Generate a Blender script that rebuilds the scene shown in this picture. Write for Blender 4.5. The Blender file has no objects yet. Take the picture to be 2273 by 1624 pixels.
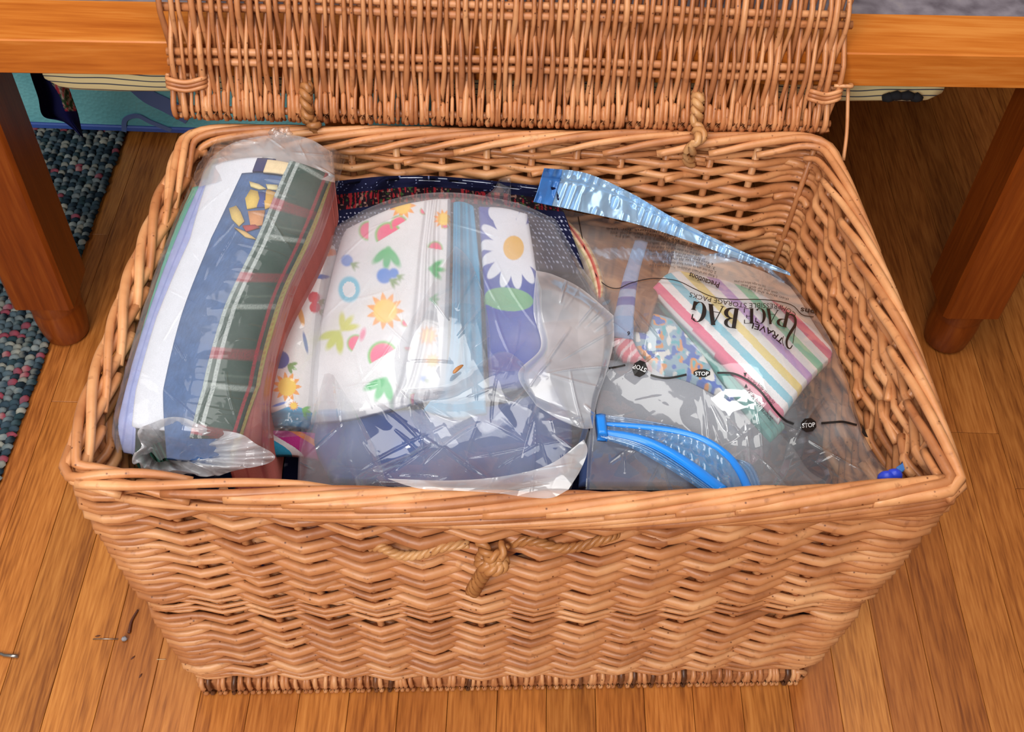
import bpy, math, random
import numpy as np
from mathutils import Matrix, Vector
random.seed(7); RNG = np.random.default_rng(11)
PI = math.pi
C = bpy.context.scene.collection
SC = bpy.context.scene

# ---------------------------------------------------------------- camera, world, lights, exposure
F_PX, CX, CY, CAM_H = 2549.0, 1136.5, 812.0, 1.277
R = np.array([[0.9993807730274326, 0.0343819254991179, 0.007480220722955625],
              [0.02192695940902752, -0.7748106565357843, 0.6318129905040427],
              [0.027518701898270714, -0.6312577363425415, -0.7750847639634482]])  # rows: world axes in (right, down, forward)
cam_data = bpy.data.cameras.new('camera')
cam = bpy.data.objects.new('camera', cam_data); C.objects.link(cam)
cam_data.sensor_width = 36.0; cam_data.lens = F_PX / 2273.0 * 36.0
cam_data.clip_start = 0.05
Rm = np.stack([R[:, 0], -R[:, 1], -R[:, 2]], axis=1)
M4 = Matrix.Identity(4)
for i in range(3):
    for j in range(3): M4[i][j] = Rm[i, j]
M4[2][3] = CAM_H
cam.matrix_world = M4
SC.camera = cam

world = bpy.data.worlds.new('room_light'); SC.world = world; world.use_nodes = True
bg = world.node_tree.nodes['Background']
bg.inputs[0].default_value = (1.0, 0.97, 0.93, 1); bg.inputs[1].default_value = 0.07

def area(name, loc, target, size, power, color):
    d = bpy.data.lights.new(name, 'AREA'); d.shape = 'RECTANGLE'; d.size, d.size_y = size; d.energy = power; d.color = color
    o = bpy.data.objects.new(name, d); C.objects.link(o); o.location = loc
    o.rotation_euler = (Vector(target) - Vector(loc)).to_track_quat('-Z', 'Y').to_euler()
    return o
area('window_light', (-0.75, -1.3, 2.05), (0.0, 0.8, 0.3), (1.3, 1.1), 62, (1.0, 0.985, 0.96))
area('ceiling_bounce', (0.0, 0.35, 2.6), (0.0, 0.3501, 0.0), (2.0, 3.0), 66, (1.0, 0.97, 0.93))
area('side_window', (-2.4, 1.1, 1.0), (0.0, 1.0, 0.1), (1.0, 0.9), 5, (1.0, 0.98, 0.95))
SC.view_settings.view_transform = 'Standard'; SC.view_settings.look = 'None'
SC.view_settings.gamma = 1.0; SC.view_settings.use_curve_mapping = False
SC.view_settings.exposure = 0.0
SC.cycles.use_denoising = True
SC.cycles.transparent_max_bounces = 16

# ---------------------------------------------------------------- geometry of the photograph: picture point + height (or depth) -> place in the room
def _ray(px, py):
    px = np.asarray(px, float); py = np.asarray(py, float)
    d = np.stack([(px - CX) / F_PX, (py - CY) / F_PX, np.ones_like(px)], -1)
    return d @ R.T
def atz(px, py, z):
    d = _ray(px, py); t = (np.asarray(z, float) - CAM_H) / d[..., 2]
    p = d * t[..., None]; p[..., 2] += CAM_H
    return p
def aty(px, py, y):
    d = _ray(px, py); t = np.asarray(y, float) / d[..., 1]
    p = d * t[..., None]; p[..., 2] += CAM_H
    return p
def V(p): return np.array(p, float)

# ---------------------------------------------------------------- small helpers
def lin(c):
    c = np.asarray(c, float) / 255.0
    return np.where(c <= 0.04045, c / 12.92, ((c + 0.055) / 1.055) ** 2.4)
def rgba(r, g, b): return tuple(lin((r, g, b))) + (1.0,)

def obj_from(name, verts, faces, mat=None, parent=None, smooth=True, col=None, loc=None):
    me = bpy.data.meshes.new(name)
    me.from_pydata([tuple(v) for v in np.asarray(verts).tolist()] if not isinstance(verts, list) else verts, [], faces if isinstance(faces, list) else faces.tolist())
    if smooth: me.polygons.foreach_set('use_smooth', [True] * len(me.polygons))
    if col is not None:
        a = me.color_attributes.new('Col', 'FLOAT_COLOR', 'POINT')
        cc = np.ones((len(me.vertices), 4), np.float32); cc[:, :3] = col
        a.data.foreach_set('color', cc.ravel())
    if mat: me.materials.append(mat)
    me.update()
    o = bpy.data.objects.new(name, me); C.objects.link(o)
    if parent is not None: o.parent = parent
    if loc is not None: o.location = loc
    return o
def tag(o, label=None, cat=None, group=None, kind=None):
    if label: o['label'] = label
    if cat: o['category'] = cat
    if group: o['group'] = group
    if kind: o['kind'] = kind
    return o
def empty(name, label, cat, group=None, loc=(0, 0, 0)):
    o = bpy.data.objects.new(name, None); C.objects.link(o); o.location = loc; o.empty_display_size = 0.05
    return tag(o, label, cat, group)

class MB:
    """collects pieces for one mesh"""
    def __init__(s): s.v = []; s.f = []; s.n = 0; s.c = []
    def add(s, v, f, c=None):
        v = np.asarray(v, float); s.v.append(v)
        s.f += [[i + s.n for i in q] for q in (f.tolist() if hasattr(f, 'tolist') else f)]; s.n += len(v)
        if c is not None:
            c = np.asarray(c, float); s.c.append(np.broadcast_to(c, (len(v), 3)))
        return s
    def build(s, name, mat, parent=None, smooth=True):
        return obj_from(name, np.concatenate(s.v), s.f, mat, parent, smooth, np.concatenate(s.c) if s.c else None)

def resample(P, n):
    P = np.asarray(P, float); d = np.r_[0, np.cumsum(np.linalg.norm(np.diff(P, axis=0), axis=1))]
    t = np.linspace(0, d[-1], n)
    return np.stack([np.interp(t, d, P[:, k]) for k in range(P.shape[1])], 1)
def spline(P, n):
    """Catmull-Rom through P"""
    P = np.asarray(P, float)
    if len(P) < 3: return resample(P, n)
    Q = np.vstack([2 * P[0] - P[1], P, 2 * P[-1] - P[-2]])
    t = np.linspace(0, len(P) - 1, n); i = np.minimum(t.astype(int), len(P) - 2); u = (t - i)[:, None]
    a, b, c, d = Q[i], Q[i + 1], Q[i + 2], Q[i + 3]
    return 0.5 * (2 * b + (c - a) * u + (2 * a - 5 * b + 4 * c - d) * u ** 2 + (3 * b - a - 3 * c + d) * u ** 3)
def tube_geo(P, r, segs=7, caps=True, flat=1.0):
    P = np.asarray(P, float); n = len(P); r = np.broadcast_to(np.asarray(r, float), (n,))
    T = np.gradient(P, axis=0); T /= np.linalg.norm(T, axis=1)[:, None] + 1e-12
    up = V((0, 0, 1)) if abs(T[:, 2].mean()) < 0.8 else V((0, 1, 0))
    A = np.cross(T, up); A /= np.linalg.norm(A, axis=1)[:, None] + 1e-12
    B = np.cross(A, T)
    th = np.linspace(0, 2 * PI, segs, endpoint=False)
    v = P[:, None] + r[:, None, None] * (np.cos(th)[None, :, None] * A[:, None] + flat * np.sin(th)[None, :, None] * B[:, None])
    v = v.reshape(-1, 3)
    i = np.arange(n - 1)[:, None] * segs; j = np.arange(segs)[None]; k = (j + 1) % segs
    f = np.stack([i + j, i + k, i + segs + k, i + segs + j], -1).reshape(-1, 4).tolist()
    if caps:
        f.append(list(range(segs))[::-1]); f.append([(n - 1) * segs + q for q in range(segs)])
    return v, f
def box_geo(lo, hi, ch=0.0):
    """box with its top and bottom edges chamfered"""
    x0, y0, z0 = lo; x1, y1, z1 = hi
    if ch <= 0:
        v = [(x0, y0, z0), (x1, y0, z0), (x1, y1, z0), (x0, y1, z0), (x0, y0, z1), (x1, y0, z1), (x1, y1, z1), (x0, y1, z1)]
        f = [[3, 2, 1, 0], [4, 5, 6, 7], [0, 1, 5, 4], [1, 2, 6, 5], [2, 3, 7, 6], [3, 0, 4, 7]]
        return v, f
    c = ch; v = []
    for z, e in ((z0, c), (z0 + c, 0), (z1 - c, 0), (z1, c)):
        v += [(x0 + e + c, y0 + e, z), (x1 - e - c, y0 + e, z), (x1 - e, y0 + e + c, z), (x1 - e, y1 - e - c, z), (x1 - e - c, y1 - e, z), (x0 + e + c, y1 - e, z), (x0 + e, y1 - e - c, z), (x0 + e, y0 + e + c, z)]
    f = [list(range(8))[::-1], [24 + k for k in range(8)]]
    for l in range(3):
        for k in range(8):
            q = (k + 1) % 8; f.append([l * 8 + k, l * 8 + q, l * 8 + 8 + q, l * 8 + 8 + k])
    return v, f
def grid_faces(nv, nu):
    i = np.arange(nv - 1)[:, None] * nu; j = np.arange(nu - 1)[None]
    return np.stack([i + j, i + nu + j, i + nu + j + 1, i + j + 1], -1).reshape(-1, 4)
def solid_grid(P, Q):
    """closed solid between the sheet P and the sheet Q"""
    nv, nu = P.shape[:2]; N = nv * nu
    f = grid_faces(nv, nu).tolist(); g = (grid_faces(nv, nu)[:, ::-1] + N).tolist()
    b = [j for j in range(nu)] + [i * nu + nu - 1 for i in range(1, nv)] + [(nv - 1) * nu + j for j in range(nu - 2, -1, -1)] + [i * nu for i in range(nv - 2, 0, -1)]
    s = [[b[k], b[(k + 1) % len(b)], b[(k + 1) % len(b)] + N, b[k] + N] for k in range(len(b))]
    return np.concatenate([P.reshape(-1, 3), Q.reshape(-1, 3)]), f + g + s
def smoothstep(a, b, x):
    t = np.clip((x - a) / (b - a), 0, 1); return t * t * (3 - 2 * t)
def crumple(x, y, scale, seed, n=7):
    """flat facets meeting in sharp creases, like crushed film; about -1..1"""
    g = np.random.default_rng(seed); o = np.zeros_like(x)
    wx = x + 0.25 * scale * np.sin(y / scale * 1.7 + seed); wy = y + 0.25 * scale * np.sin(x / scale * 1.3 + 2 * seed)
    tot = 0
    for k in range(n):
        a = g.uniform(0, PI); w = scale * g.uniform(0.6, 2.2); p = g.uniform(0, 1)
        t = (wx * np.cos(a) + wy * np.sin(a)) / w + p + 0.35 * np.sin((wy * np.cos(a) - wx * np.sin(a)) / (w * 1.7) + p * 9)
        am = w / scale; o += am * (4 * np.abs((t % 1) - 0.5) - 1); tot += am
    return o / tot * 2
def creases(x, y, seed, n, box, L=(50, 170), w=4.0, hub=None):
    """narrow pinched folds: thin tents along slightly bent lines; about 0..1"""
    g = np.random.default_rng(seed); o = np.zeros_like(x)
    for k in range(n):
        cx, cy = g.uniform(box[0], box[2]), g.uniform(box[1], box[3]); a = g.uniform(0, PI)
        if hub and g.random() < 0.6:
            h = hub[g.integers(len(hub))]; a = math.atan2(cy - h[1], cx - h[0])
        l = g.uniform(*L) / 2; am = g.uniform(0.35, 1.0); bend = g.uniform(-0.0016, 0.0016)
        p = (x - cx) * math.cos(a) + (y - cy) * math.sin(a); q = -(x - cx) * math.sin(a) + (y - cy) * math.cos(a) - bend * p * p
        ww = w * g.uniform(0.7, 1.6)
        o += am * np.maximum(0, 1 - np.abs(q) / ww) * np.maximum(0, 1 - (np.abs(p) / l) ** 2) + 0.35 * am * np.maximum(0, 1 - np.abs(q) / (5 * ww)) * np.maximum(0, 1 - (np.abs(p) / l) ** 2)
    return o
def vnoise(x, y, seed=0):
    xi, yi = np.floor(x).astype(int), np.floor(y).astype(int); fx, fy = x - xi, y - yi
    fx, fy = fx * fx * (3 - 2 * fx), fy * fy * (3 - 2 * fy)
    def h(a, b):
        n = (a * 374761393 + b * 668265263 + seed * 974711) & 0x7fffffff
        n = ((n ^ (n >> 13)) * 1274126177) & 0x7fffffff
        return ((n ^ (n >> 16)) & 0xffff) / 65535.0
    return (h(xi, yi) * (1 - fx) + h(xi + 1, yi) * fx) * (1 - fy) + (h(xi, yi + 1) * (1 - fx) + h(xi + 1, yi + 1) * fx) * fy
class TPS:
    """smooth height over the picture through a few measured points"""
    def __init__(s, pts, lam=1e-3):
        p = np.asarray(pts, float); s.X = p[:, :2] / 300.0; z = p[:, 2]; n = len(p)
        K = s._k(s.X, s.X) + lam * np.eye(n); Pm = np.c_[np.ones(n), s.X]
        A = np.block([[K, Pm], [Pm.T, np.zeros((3, 3))]])
        s.w = np.linalg.solve(A, np.r_[z, 0, 0, 0])
    def _k(s, a, b):
        r2 = ((a[:, None] - b[None]) ** 2).sum(-1); return 0.5 * r2 * np.log(r2 + 1e-12)
    def __call__(s, px, py):
        sh = np.shape(px); q = np.c_[np.ravel(px), np.ravel(py)] / 300.0
        out = np.empty(len(q))
        for i in range(0, len(q), 20000):
            a = q[i:i + 20000]; out[i:i + 20000] = s._k(a, s.X) @ s.w[:-3] + np.c_[np.ones(len(a)), a] @ s.w[-3:]
        return out.reshape(sh)
def coons_rows(rows, nv, nu):
    """rows of picture points -> nv x nu grid of picture points"""
    rr = np.stack([spline(r, nu) for r in rows])
    return np.stack([spline(rr[:, j], nv) for j in range(nu)], 1)

# ---------------------------------------------------------------- materials
def new_mat(name):
    m = bpy.data.materials.new(name); m.use_nodes = True
    nt = m.node_tree; b = nt.nodes['Principled BSDF']
    return m, nt, b
def N(nt, t, **kw):
    n = nt.nodes.new(t)
    for k, v in kw.items(): setattr(n, k, v)
    return n
def ramp(nt, stops):
    r = N(nt, 'ShaderNodeValToRGB'); e = r.color_ramp.elements
    while len(e) < len(stops): e.new(0.5)
    for q, (p, c) in zip(e, stops): q.position = p; q.color = c
    return r
def plain(name, c, rough=0.5, metal=0.0, spec=0.5):
    m, nt, b = new_mat(name); b.inputs['Base Color'].default_value = rgba(*c); b.inputs['Roughness'].default_value = rough; b.inputs['Metallic'].default_value = metal
    b.inputs['Specular IOR Level'].default_value = spec
    return m
def bump(nt, b, src, strength, dist):
    n = N(nt, 'ShaderNodeBump'); n.inputs['Strength'].default_value = strength; n.inputs['Distance'].default_value = dist
    nt.links.new(src, n.inputs['Height']); nt.links.new(n.outputs[0], b.inputs['Normal']); return n
def mixc(nt, fac, a, b_, mode='MIX'):
    m = N(nt, 'ShaderNodeMix', data_type='RGBA', blend_type=mode)
    for s, v in ((m.inputs['Factor'], fac), (m.inputs['A'], a), (m.inputs['B'], b_)):
        if hasattr(v, 'links'): nt.links.new(v, s)
        else: s.default_value = v
    return m.outputs['Result']

def wicker_mat(name, dark, mid, light):
    m, nt, b = new_mat(name)
    oi = N(nt, 'ShaderNodeObjectInfo'); tc = N(nt, 'ShaderNodeNewGeometry')
    r = ramp(nt, [(0.0, rgba(*dark)), (0.5, rgba(*mid)), (1.0, rgba(*light))])
    n1 = N(nt, 'ShaderNodeTexNoise'); n1.inputs['Scale'].default_value = 22; n1.inputs['Detail'].default_value = 3
    nt.links.new(tc.outputs['Position'], n1.inputs['Vector'])
    ad = N(nt, 'ShaderNodeMath', operation='MULTIPLY_ADD'); ad.inputs[1].default_value = 0.5
    nt.links.new(oi.outputs['Random'], ad.inputs[0])
    sc_ = N(nt, 'ShaderNodeMath', operation='MULTIPLY_ADD'); sc_.inputs[1].default_value = 1.1; sc_.inputs[2].default_value = -0.3
    nt.links.new(n1.outputs['Fac'], sc_.inputs[0]); nt.links.new(sc_.outputs[0], ad.inputs[2])
    nt.links.new(ad.outputs[0], r.inputs[0])
    # little knots and scuffs of the bark
    v1 = N(nt, 'ShaderNodeTexVoronoi'); v1.inputs['Scale'].default_value = 95
    nt.links.new(tc.outputs['Position'], v1.inputs['Vector'])
    k = ramp(nt, [(0.04, (1, 1, 1, 1)), (0.13, (0, 0, 0, 1))]); nt.links.new(v1.outputs['Distance'], k.inputs[0])
    n2 = N(nt, 'ShaderNodeTexNoise'); n2.inputs['Scale'].default_value = 130; n2.inputs['Detail'].default_value = 4
    nt.links.new(tc.outputs['Position'], n2.inputs['Vector'])
    k2 = ramp(nt, [(0.60, (0, 0, 0, 1)), (0.74, (1, 1, 1, 1))]); nt.links.new(n2.outputs['Fac'], k2.inputs[0])
    c1 = mixc(nt, k.outputs[0], r.outputs[0], rgba(104, 56, 32))
    mm = N(nt, 'ShaderNodeMath', operation='MULTIPLY'); mm.inputs[1].default_value = 0.45; nt.links.new(k2.outputs[0], mm.inputs[0])
    c2 = mixc(nt, mm.outputs[0], c1, rgba(120, 66, 36))
    nt.links.new(c2, b.inputs['Base Color'])
    b.inputs['Roughness'].default_value = 0.42; b.inputs['Specular IOR Level'].default_value = 0.45
    bump(nt, b, n2.outputs['Fac'], 0.35, 0.001)
    return m
M_WICK = wicker_mat('willow', (146, 84, 48), (195, 130, 82), (226, 169, 118))
M_WICK2 = wicker_mat('willow_lid', (138, 78, 44), (188, 120, 74), (222, 160, 110))
M_ROPE = wicker_mat('seagrass_rope', (132, 80, 42), (176, 118, 68), (212, 164, 112))

def wood_mat(name, cols, axis, scale=1.0, rough=0.32, seed_obj=True, grain=0.5, attr=False):
    m, nt, b = new_mat(name)
    geo = N(nt, 'ShaderNodeNewGeometry'); oi = N(nt, 'ShaderNodeObjectInfo')
    mp = N(nt, 'ShaderNodeMapping'); s = [1.0, 1.0, 1.0]; s[axis] = 0.06
    mp.inputs['Scale'].default_value = [q * scale for q in s]
    off = N(nt, 'ShaderNodeVectorMath', operation='SCALE'); off.inputs[0].default_value = (13.0, 7.0, 5.0)
    nt.links.new(oi.outputs['Random'], off.inputs['Scale'])
    ad = N(nt, 'ShaderNodeVectorMath', operation='ADD'); nt.links.new(geo.outputs['Position'], ad.inputs[0]); nt.links.new(off.outputs[0], ad.inputs[1])
    nt.links.new(ad.outputs[0], mp.inputs['Vector'])
    n1 = N(nt, 'ShaderNodeTexNoise'); n1.inputs['Scale'].default_value = 30; n1.inputs['Detail'].default_value = 5; n1.inputs['Distortion'].default_value = 0.6
    nt.links.new(mp.outputs[0], n1.inputs['Vector'])
    n2 = N(nt, 'ShaderNodeTexNoise'); n2.inputs['Scale'].default_value = 340 if attr else 260; n2.inputs['Detail'].default_value = 3
    nt.links.new(mp.outputs[0], n2.inputs['Vector'])
    mx = N(nt, 'ShaderNodeMath', operation='MULTIPLY_ADD'); mx.inputs[1].default_value = 0.62 if attr else 0.45
    nt.links.new(n2.outputs['Fac'], mx.inputs[0])
    m2 = N(nt, 'ShaderNodeMath', operation='MULTIPLY'); m2.inputs[1].default_value = 0.42 if attr else 0.62; nt.links.new(n1.outputs['Fac'], m2.inputs[0])
    nt.links.new(m2.outputs[0], mx.inputs[2])
    r = ramp(nt, [(0.5 - 0.3 * grain, rgba(*cols[0])), (0.53, rgba(*cols[1])), (0.53 + 0.25 * grain, rgba(*cols[2]))]); nt.links.new(mx.outputs[0], r.inputs[0])
    out = r.outputs[0]
    if attr:
        at = N(nt, 'ShaderNodeAttribute'); at.attribute_type = 'OBJECT'; at.attribute_name = 'tint'
        out = mixc(nt, 1.0, out, at.outputs['Color'], 'MULTIPLY')
    nt.links.new(out, b.inputs['Base Color']); b.inputs['Roughness'].default_value = rough
    bump(nt, b, n2.outputs['Fac'], 0.12, 0.0006)
    return m
M_OAK = wood_mat('oak_floor', ((126, 68, 24), (174, 106, 46), (192, 124, 60)), 1, 1.0, 0.36, grain=0.55, attr=True)
M_PINE = wood_mat('orange_pine', ((166, 82, 22), (196, 110, 38), (212, 132, 58)), 0, 0.8, 0.3, grain=0.6)
M_LEG = wood_mat('stained_leg', ((100, 42, 8), (128, 58, 13), (146, 74, 22)), 2, 0.8, 0.34, grain=0.6)

def cloth_mat(name, weave=1400, rough=0.9):
    m, nt, b = new_mat(name)
    at = N(nt, 'ShaderNodeAttribute'); at.attribute_name = 'Col'
    n = N(nt, 'ShaderNodeTexNoise'); n.inputs['Scale'].default_value = weave; n.inputs['Detail'].default_value = 2
    g = N(nt, 'ShaderNodeNewGeometry'); nt.links.new(g.outputs['Position'], n.inputs['Vector'])
    r = ramp(nt, [(0.3, (0.86, 0.86, 0.86, 1)), (0.7, (1.06, 1.06, 1.06, 1))]); nt.links.new(n.outputs['Fac'], r.inputs[0])
    nt.links.new(mixc(nt, 1.0, at.outputs['Color'], r.outputs[0], 'MULTIPLY'), b.inputs['Base Color'])
    b.inputs['Roughness'].default_value = rough; b.inputs['Specular IOR Level'].default_value = 0.15
    bump(nt, b, n.outputs['Fac'], 0.3, 0.0006)
    return m
M_CLOTH = cloth_mat('woven_cotton')

def film_mat(name, haze, tint=(236, 238, 242), rough=0.18, bscale=70, bstr=0.25, gloss=0.9):
    """thin plastic film: what it lets through, a milky share and the shine of its two faces"""
    m, nt, b = new_mat(name); out = nt.nodes['Material Output']
    b.inputs['Base Color'].default_value = rgba(*tint); b.inputs['Roughness'].default_value = rough
    b.inputs['Specular IOR Level'].default_value = 0.5
    geo = N(nt, 'ShaderNodeNewGeometry')
    v = N(nt, 'ShaderNodeTexNoise'); v.inputs['Scale'].default_value = bscale; v.inputs['Detail'].default_value = 2; v.inputs['Distortion'].default_value = 1.2
    nt.links.new(geo.outputs['Position'], v.inputs['Vector'])
    bp = N(nt, 'ShaderNodeBump'); bp.inputs['Strength'].default_value = bstr; bp.inputs['Distance'].default_value = 0.004
    nt.links.new(v.outputs['Fac'], bp.inputs['Height']); nt.links.new(bp.outputs[0], b.inputs['Normal'])
    tr = N(nt, 'ShaderNodeBsdfTransparent'); tr.inputs[0].default_value = (0.97, 0.98, 0.985, 1)
    tl = N(nt, 'ShaderNodeBsdfTranslucent'); tl.inputs[0].default_value = rgba(*tint)
    body = N(nt, 'ShaderNodeMixShader'); body.inputs[0].default_value = 0.35
    nt.links.new(b.outputs[0], body.inputs[1]); nt.links.new(tl.outputs[0], body.inputs[2])
    hz = N(nt, 'ShaderNodeMixShader'); 
    n3 = N(nt, 'ShaderNodeTexNoise'); n3.inputs['Scale'].default_value = 14; n3.inputs['Detail'].default_value = 3
    nt.links.new(geo.outputs['Position'], n3.inputs['Vector'])
    hr = N(nt, 'ShaderNodeMapRange'); hr.inputs['From Min'].default_value = 0.3; hr.inputs['From Max'].default_value = 0.7
    hr.inputs['To Min'].default_value = haze * 0.6; hr.inputs['To Max'].default_value = haze * 1.4
    nt.links.new(n3.outputs['Fac'], hr.inputs['Value']); nt.links.new(hr.outputs[0], hz.inputs[0])
    nt.links.new(tr.outputs[0], hz.inputs[1]); nt.links.new(body.outputs[0], hz.inputs[2])
    gl = N(nt, 'ShaderNodeBsdfGlossy'); gl.inputs['Roughness'].default_value = rough; nt.links.new(bp.outputs[0], gl.inputs['Normal'])
    lw = N(nt, 'ShaderNodeLayerWeight'); nt.links.new(bp.outputs[0], lw.inputs['Normal'])
    pw = N(nt, 'ShaderNodeMath', operation='POWER'); pw.inputs[1].default_value = 3.5; nt.links.new(lw.outputs['Facing'], pw.inputs[0])
    fm = N(nt, 'ShaderNodeMath', operation='MULTIPLY_ADD'); fm.inputs[1].default_value = 0.5 * gloss; fm.inputs[2].default_value = 0.075 * gloss; nt.links.new(pw.outputs[0], fm.inputs[0])
    fx = N(nt, 'ShaderNodeMixShader'); nt.links.new(fm.outputs[0], fx.inputs[0]); nt.links.new(hz.outputs[0], fx.inputs[1]); nt.links.new(gl.outputs[0], fx.inputs[2])
    nt.links.new(fx.outputs[0], out.inputs['Surface'])
    return m
M_FILM_ROLL = film_mat('clear_wrap', 0.13, rough=0.1, bscale=30, bstr=0.05, gloss=0.42)
M_FILM_MID = film_mat('milky_bag', 0.27, (232, 233, 240), rough=0.16, bscale=24, bstr=0.05, gloss=0.6)
M_FILM_MOUTH = film_mat('milky_bag_mouth', 0.12, (234, 237, 246), rough=0.09, bscale=30, bstr=0.06, gloss=1.3)
M_FILM_FLAP = film_mat('milky_bag_flap', 0.56, (244, 245, 250), rough=0.12, bscale=30, bstr=0.06, gloss=1.5)
M_FILM_SUN = film_mat('clear_sleeve', 0.14, rough=0.1, bscale=30, bstr=0.05)
M_FILM_ZIP = film_mat('storage_film', 0.24, (214, 216, 220), rough=0.08, bscale=26, bstr=0.06, gloss=1.3)
M_INK = plain('black_ink', (22, 20, 20), 0.45)
M_INK_SOFT = plain('grey_ink', (70, 62, 60), 0.5)
M_INK_WHITE = plain('white_ink', (225, 225, 225), 0.5)

# ================================================================ floor
mb = MB(); mb.add(*box_geo((-1.6, -0.6, -0.03), (1.6, 1.859, -0.0125)))
floor = tag(mb.build('floor', plain('sub_floor', (38, 20, 10), 0.9), smooth=False), kind='structure')
PW = 0.0571
X0 = float(atz(428, 1624, 0)[0]) % PW
PLANK_TONE_SHADE = {}  # wood tones per plank; the right-hand ones also carry painted shade
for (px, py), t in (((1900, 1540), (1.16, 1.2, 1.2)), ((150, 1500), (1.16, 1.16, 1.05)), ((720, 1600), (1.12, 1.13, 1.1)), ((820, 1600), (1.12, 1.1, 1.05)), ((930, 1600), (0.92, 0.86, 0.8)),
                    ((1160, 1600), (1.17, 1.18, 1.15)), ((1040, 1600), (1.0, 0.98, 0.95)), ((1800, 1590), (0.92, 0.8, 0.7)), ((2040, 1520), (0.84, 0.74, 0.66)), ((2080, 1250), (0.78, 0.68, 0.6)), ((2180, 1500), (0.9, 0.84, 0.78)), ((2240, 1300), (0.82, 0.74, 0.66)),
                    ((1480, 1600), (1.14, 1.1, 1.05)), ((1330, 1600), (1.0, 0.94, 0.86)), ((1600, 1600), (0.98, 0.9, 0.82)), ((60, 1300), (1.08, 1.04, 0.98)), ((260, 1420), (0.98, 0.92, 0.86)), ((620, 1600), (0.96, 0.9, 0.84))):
    PLANK_TONE_SHADE[int(math.floor((float(atz(px, py, 0)[0]) - X0) / PW))] = t
g = random.Random(4)
for k in range(-28, 28):
    x0 = X0 + k * PW; y = -0.6 - g.uniform(0, 0.6); first = True
    while y < 1.855:
        L = g.uniform(0.9, 1.7)
        if k in PLANK_TONE_SHADE and y < 0.2: L = max(L, 0.95 - y)
        a, b_ = max(y, -0.6), min(y + L, 1.855)
        if b_ - a > 0.03:
            v, f = box_geo((x0 + 0.0003, a + 0.0003, -0.012), (x0 + PW - 0.0003, b_ - 0.0003, 0.0), 0.0004)
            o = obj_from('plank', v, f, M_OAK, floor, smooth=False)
            if k in PLANK_TONE_SHADE and a < 0.6 and b_ > 0.3: t = PLANK_TONE_SHADE[k]
            else: q = g.uniform(0.84, 1.12) * (0.86 if x0 > 0.33 else 1.0); h_ = 0.93 if x0 > 0.33 else 1.0; t = (q, q * h_ * g.uniform(0.94, 1.01), q * h_ * g.uniform(0.86, 1.0))  # planks right of the basket darkened: shade put into the tint
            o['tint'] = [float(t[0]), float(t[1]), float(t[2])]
        y += L
wall = MB(); wall.add(*box_geo((-1.6, 1.86, -0.03), (1.6, 1.96, 1.6)))  # unseen wall, added so no light enters under the table from behind
tag(wall.build('unseen_wall_back', plain('unseen_wall_dark', (84, 60, 44), 0.9), smooth=False), kind='structure')  # kept dark so little light bounces back under the table

# ================================================================ rug
rx1 = -0.648; rx0 = -1.5; ry0 = 0.45; ry1 = 1.84
mb = MB(); mb.add(*box_geo((rx0, ry0, 0.0), (rx1 - 0.004, ry1, 0.006), 0.002))
rug = mb.build('rug', plain('rug_backing', (22, 30, 38), 0.95), smooth=False)
tag(rug, 'chunky looped wool rug in dark teal, grey, cream and pink under the table leg', 'rug')
PAL = [lin(c) for c in ((24, 36, 46), (30, 46, 58), (58, 76, 88), (84, 100, 108), (120, 130, 132), (150, 150, 140), (40, 60, 66))]
PINK = lin((150, 70, 84))
g = np.random.default_rng(5)
th = np.linspace(0, 2 * PI, 6, endpoint=False)
unit = np.array([(0, 0, 1.0)] + [(0.72 * math.cos(t), 0.72 * math.sin(t), 0.68) for t in th] + [(math.cos(t), math.sin(t), -0.1) for t in th])
uf = [[0, 1 + k, 1 + (k + 1) % 6] for k in range(6)] + [[1 + k, 7 + k, 7 + (k + 1) % 6, 1 + (k + 1) % 6] for k in range(6)]
mb = MB(); DX, DY = 0.0122, 0.0098
for i in range(int((rx1 - rx0) / DX)):
    for j in range(int((ry1 - ry0) / DY)):
        x = rx1 - 0.007 - i * DX + g.normal(0, 0.0008); y = ry0 + 0.005 + j * DY + (0.5 * DY if i % 2 else 0) + g.normal(0, 0.0008)
        if x < -0.98 and y < 0.9 or y > 1.75: continue
        a = 0.5 + g.normal(0, 0.25); c_, s_ = math.cos(a), math.sin(a)
        p = unit * (0.0078 * g.uniform(0.85, 1.1), 0.0052 * g.uniform(0.85, 1.1), 0.0075 * g.uniform(0.8, 1.2))
        q = np.c_[p[:, 0] * c_ - p[:, 1] * s_ + x, p[:, 0] * s_ + p[:, 1] * c_ + y, p[:, 2] + 0.0065]
        pk = 0.13 if y < 1.15 else 0.03
        c1 = PINK if g.random() < pk else PAL[g.integers(len(PAL))]; c2 = PAL[g.integers(len(PAL))]
        col = np.where((q[:, :1] - x) * c_ + (q[:, 1:2] - y) * s_ > 0, c1, 0.6 * c1 + 0.4 * c2)
        mb.add(q, uf, col)
tag(mb.build('wool_loops', M_CLOTH, rug), kind='stuff')

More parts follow.
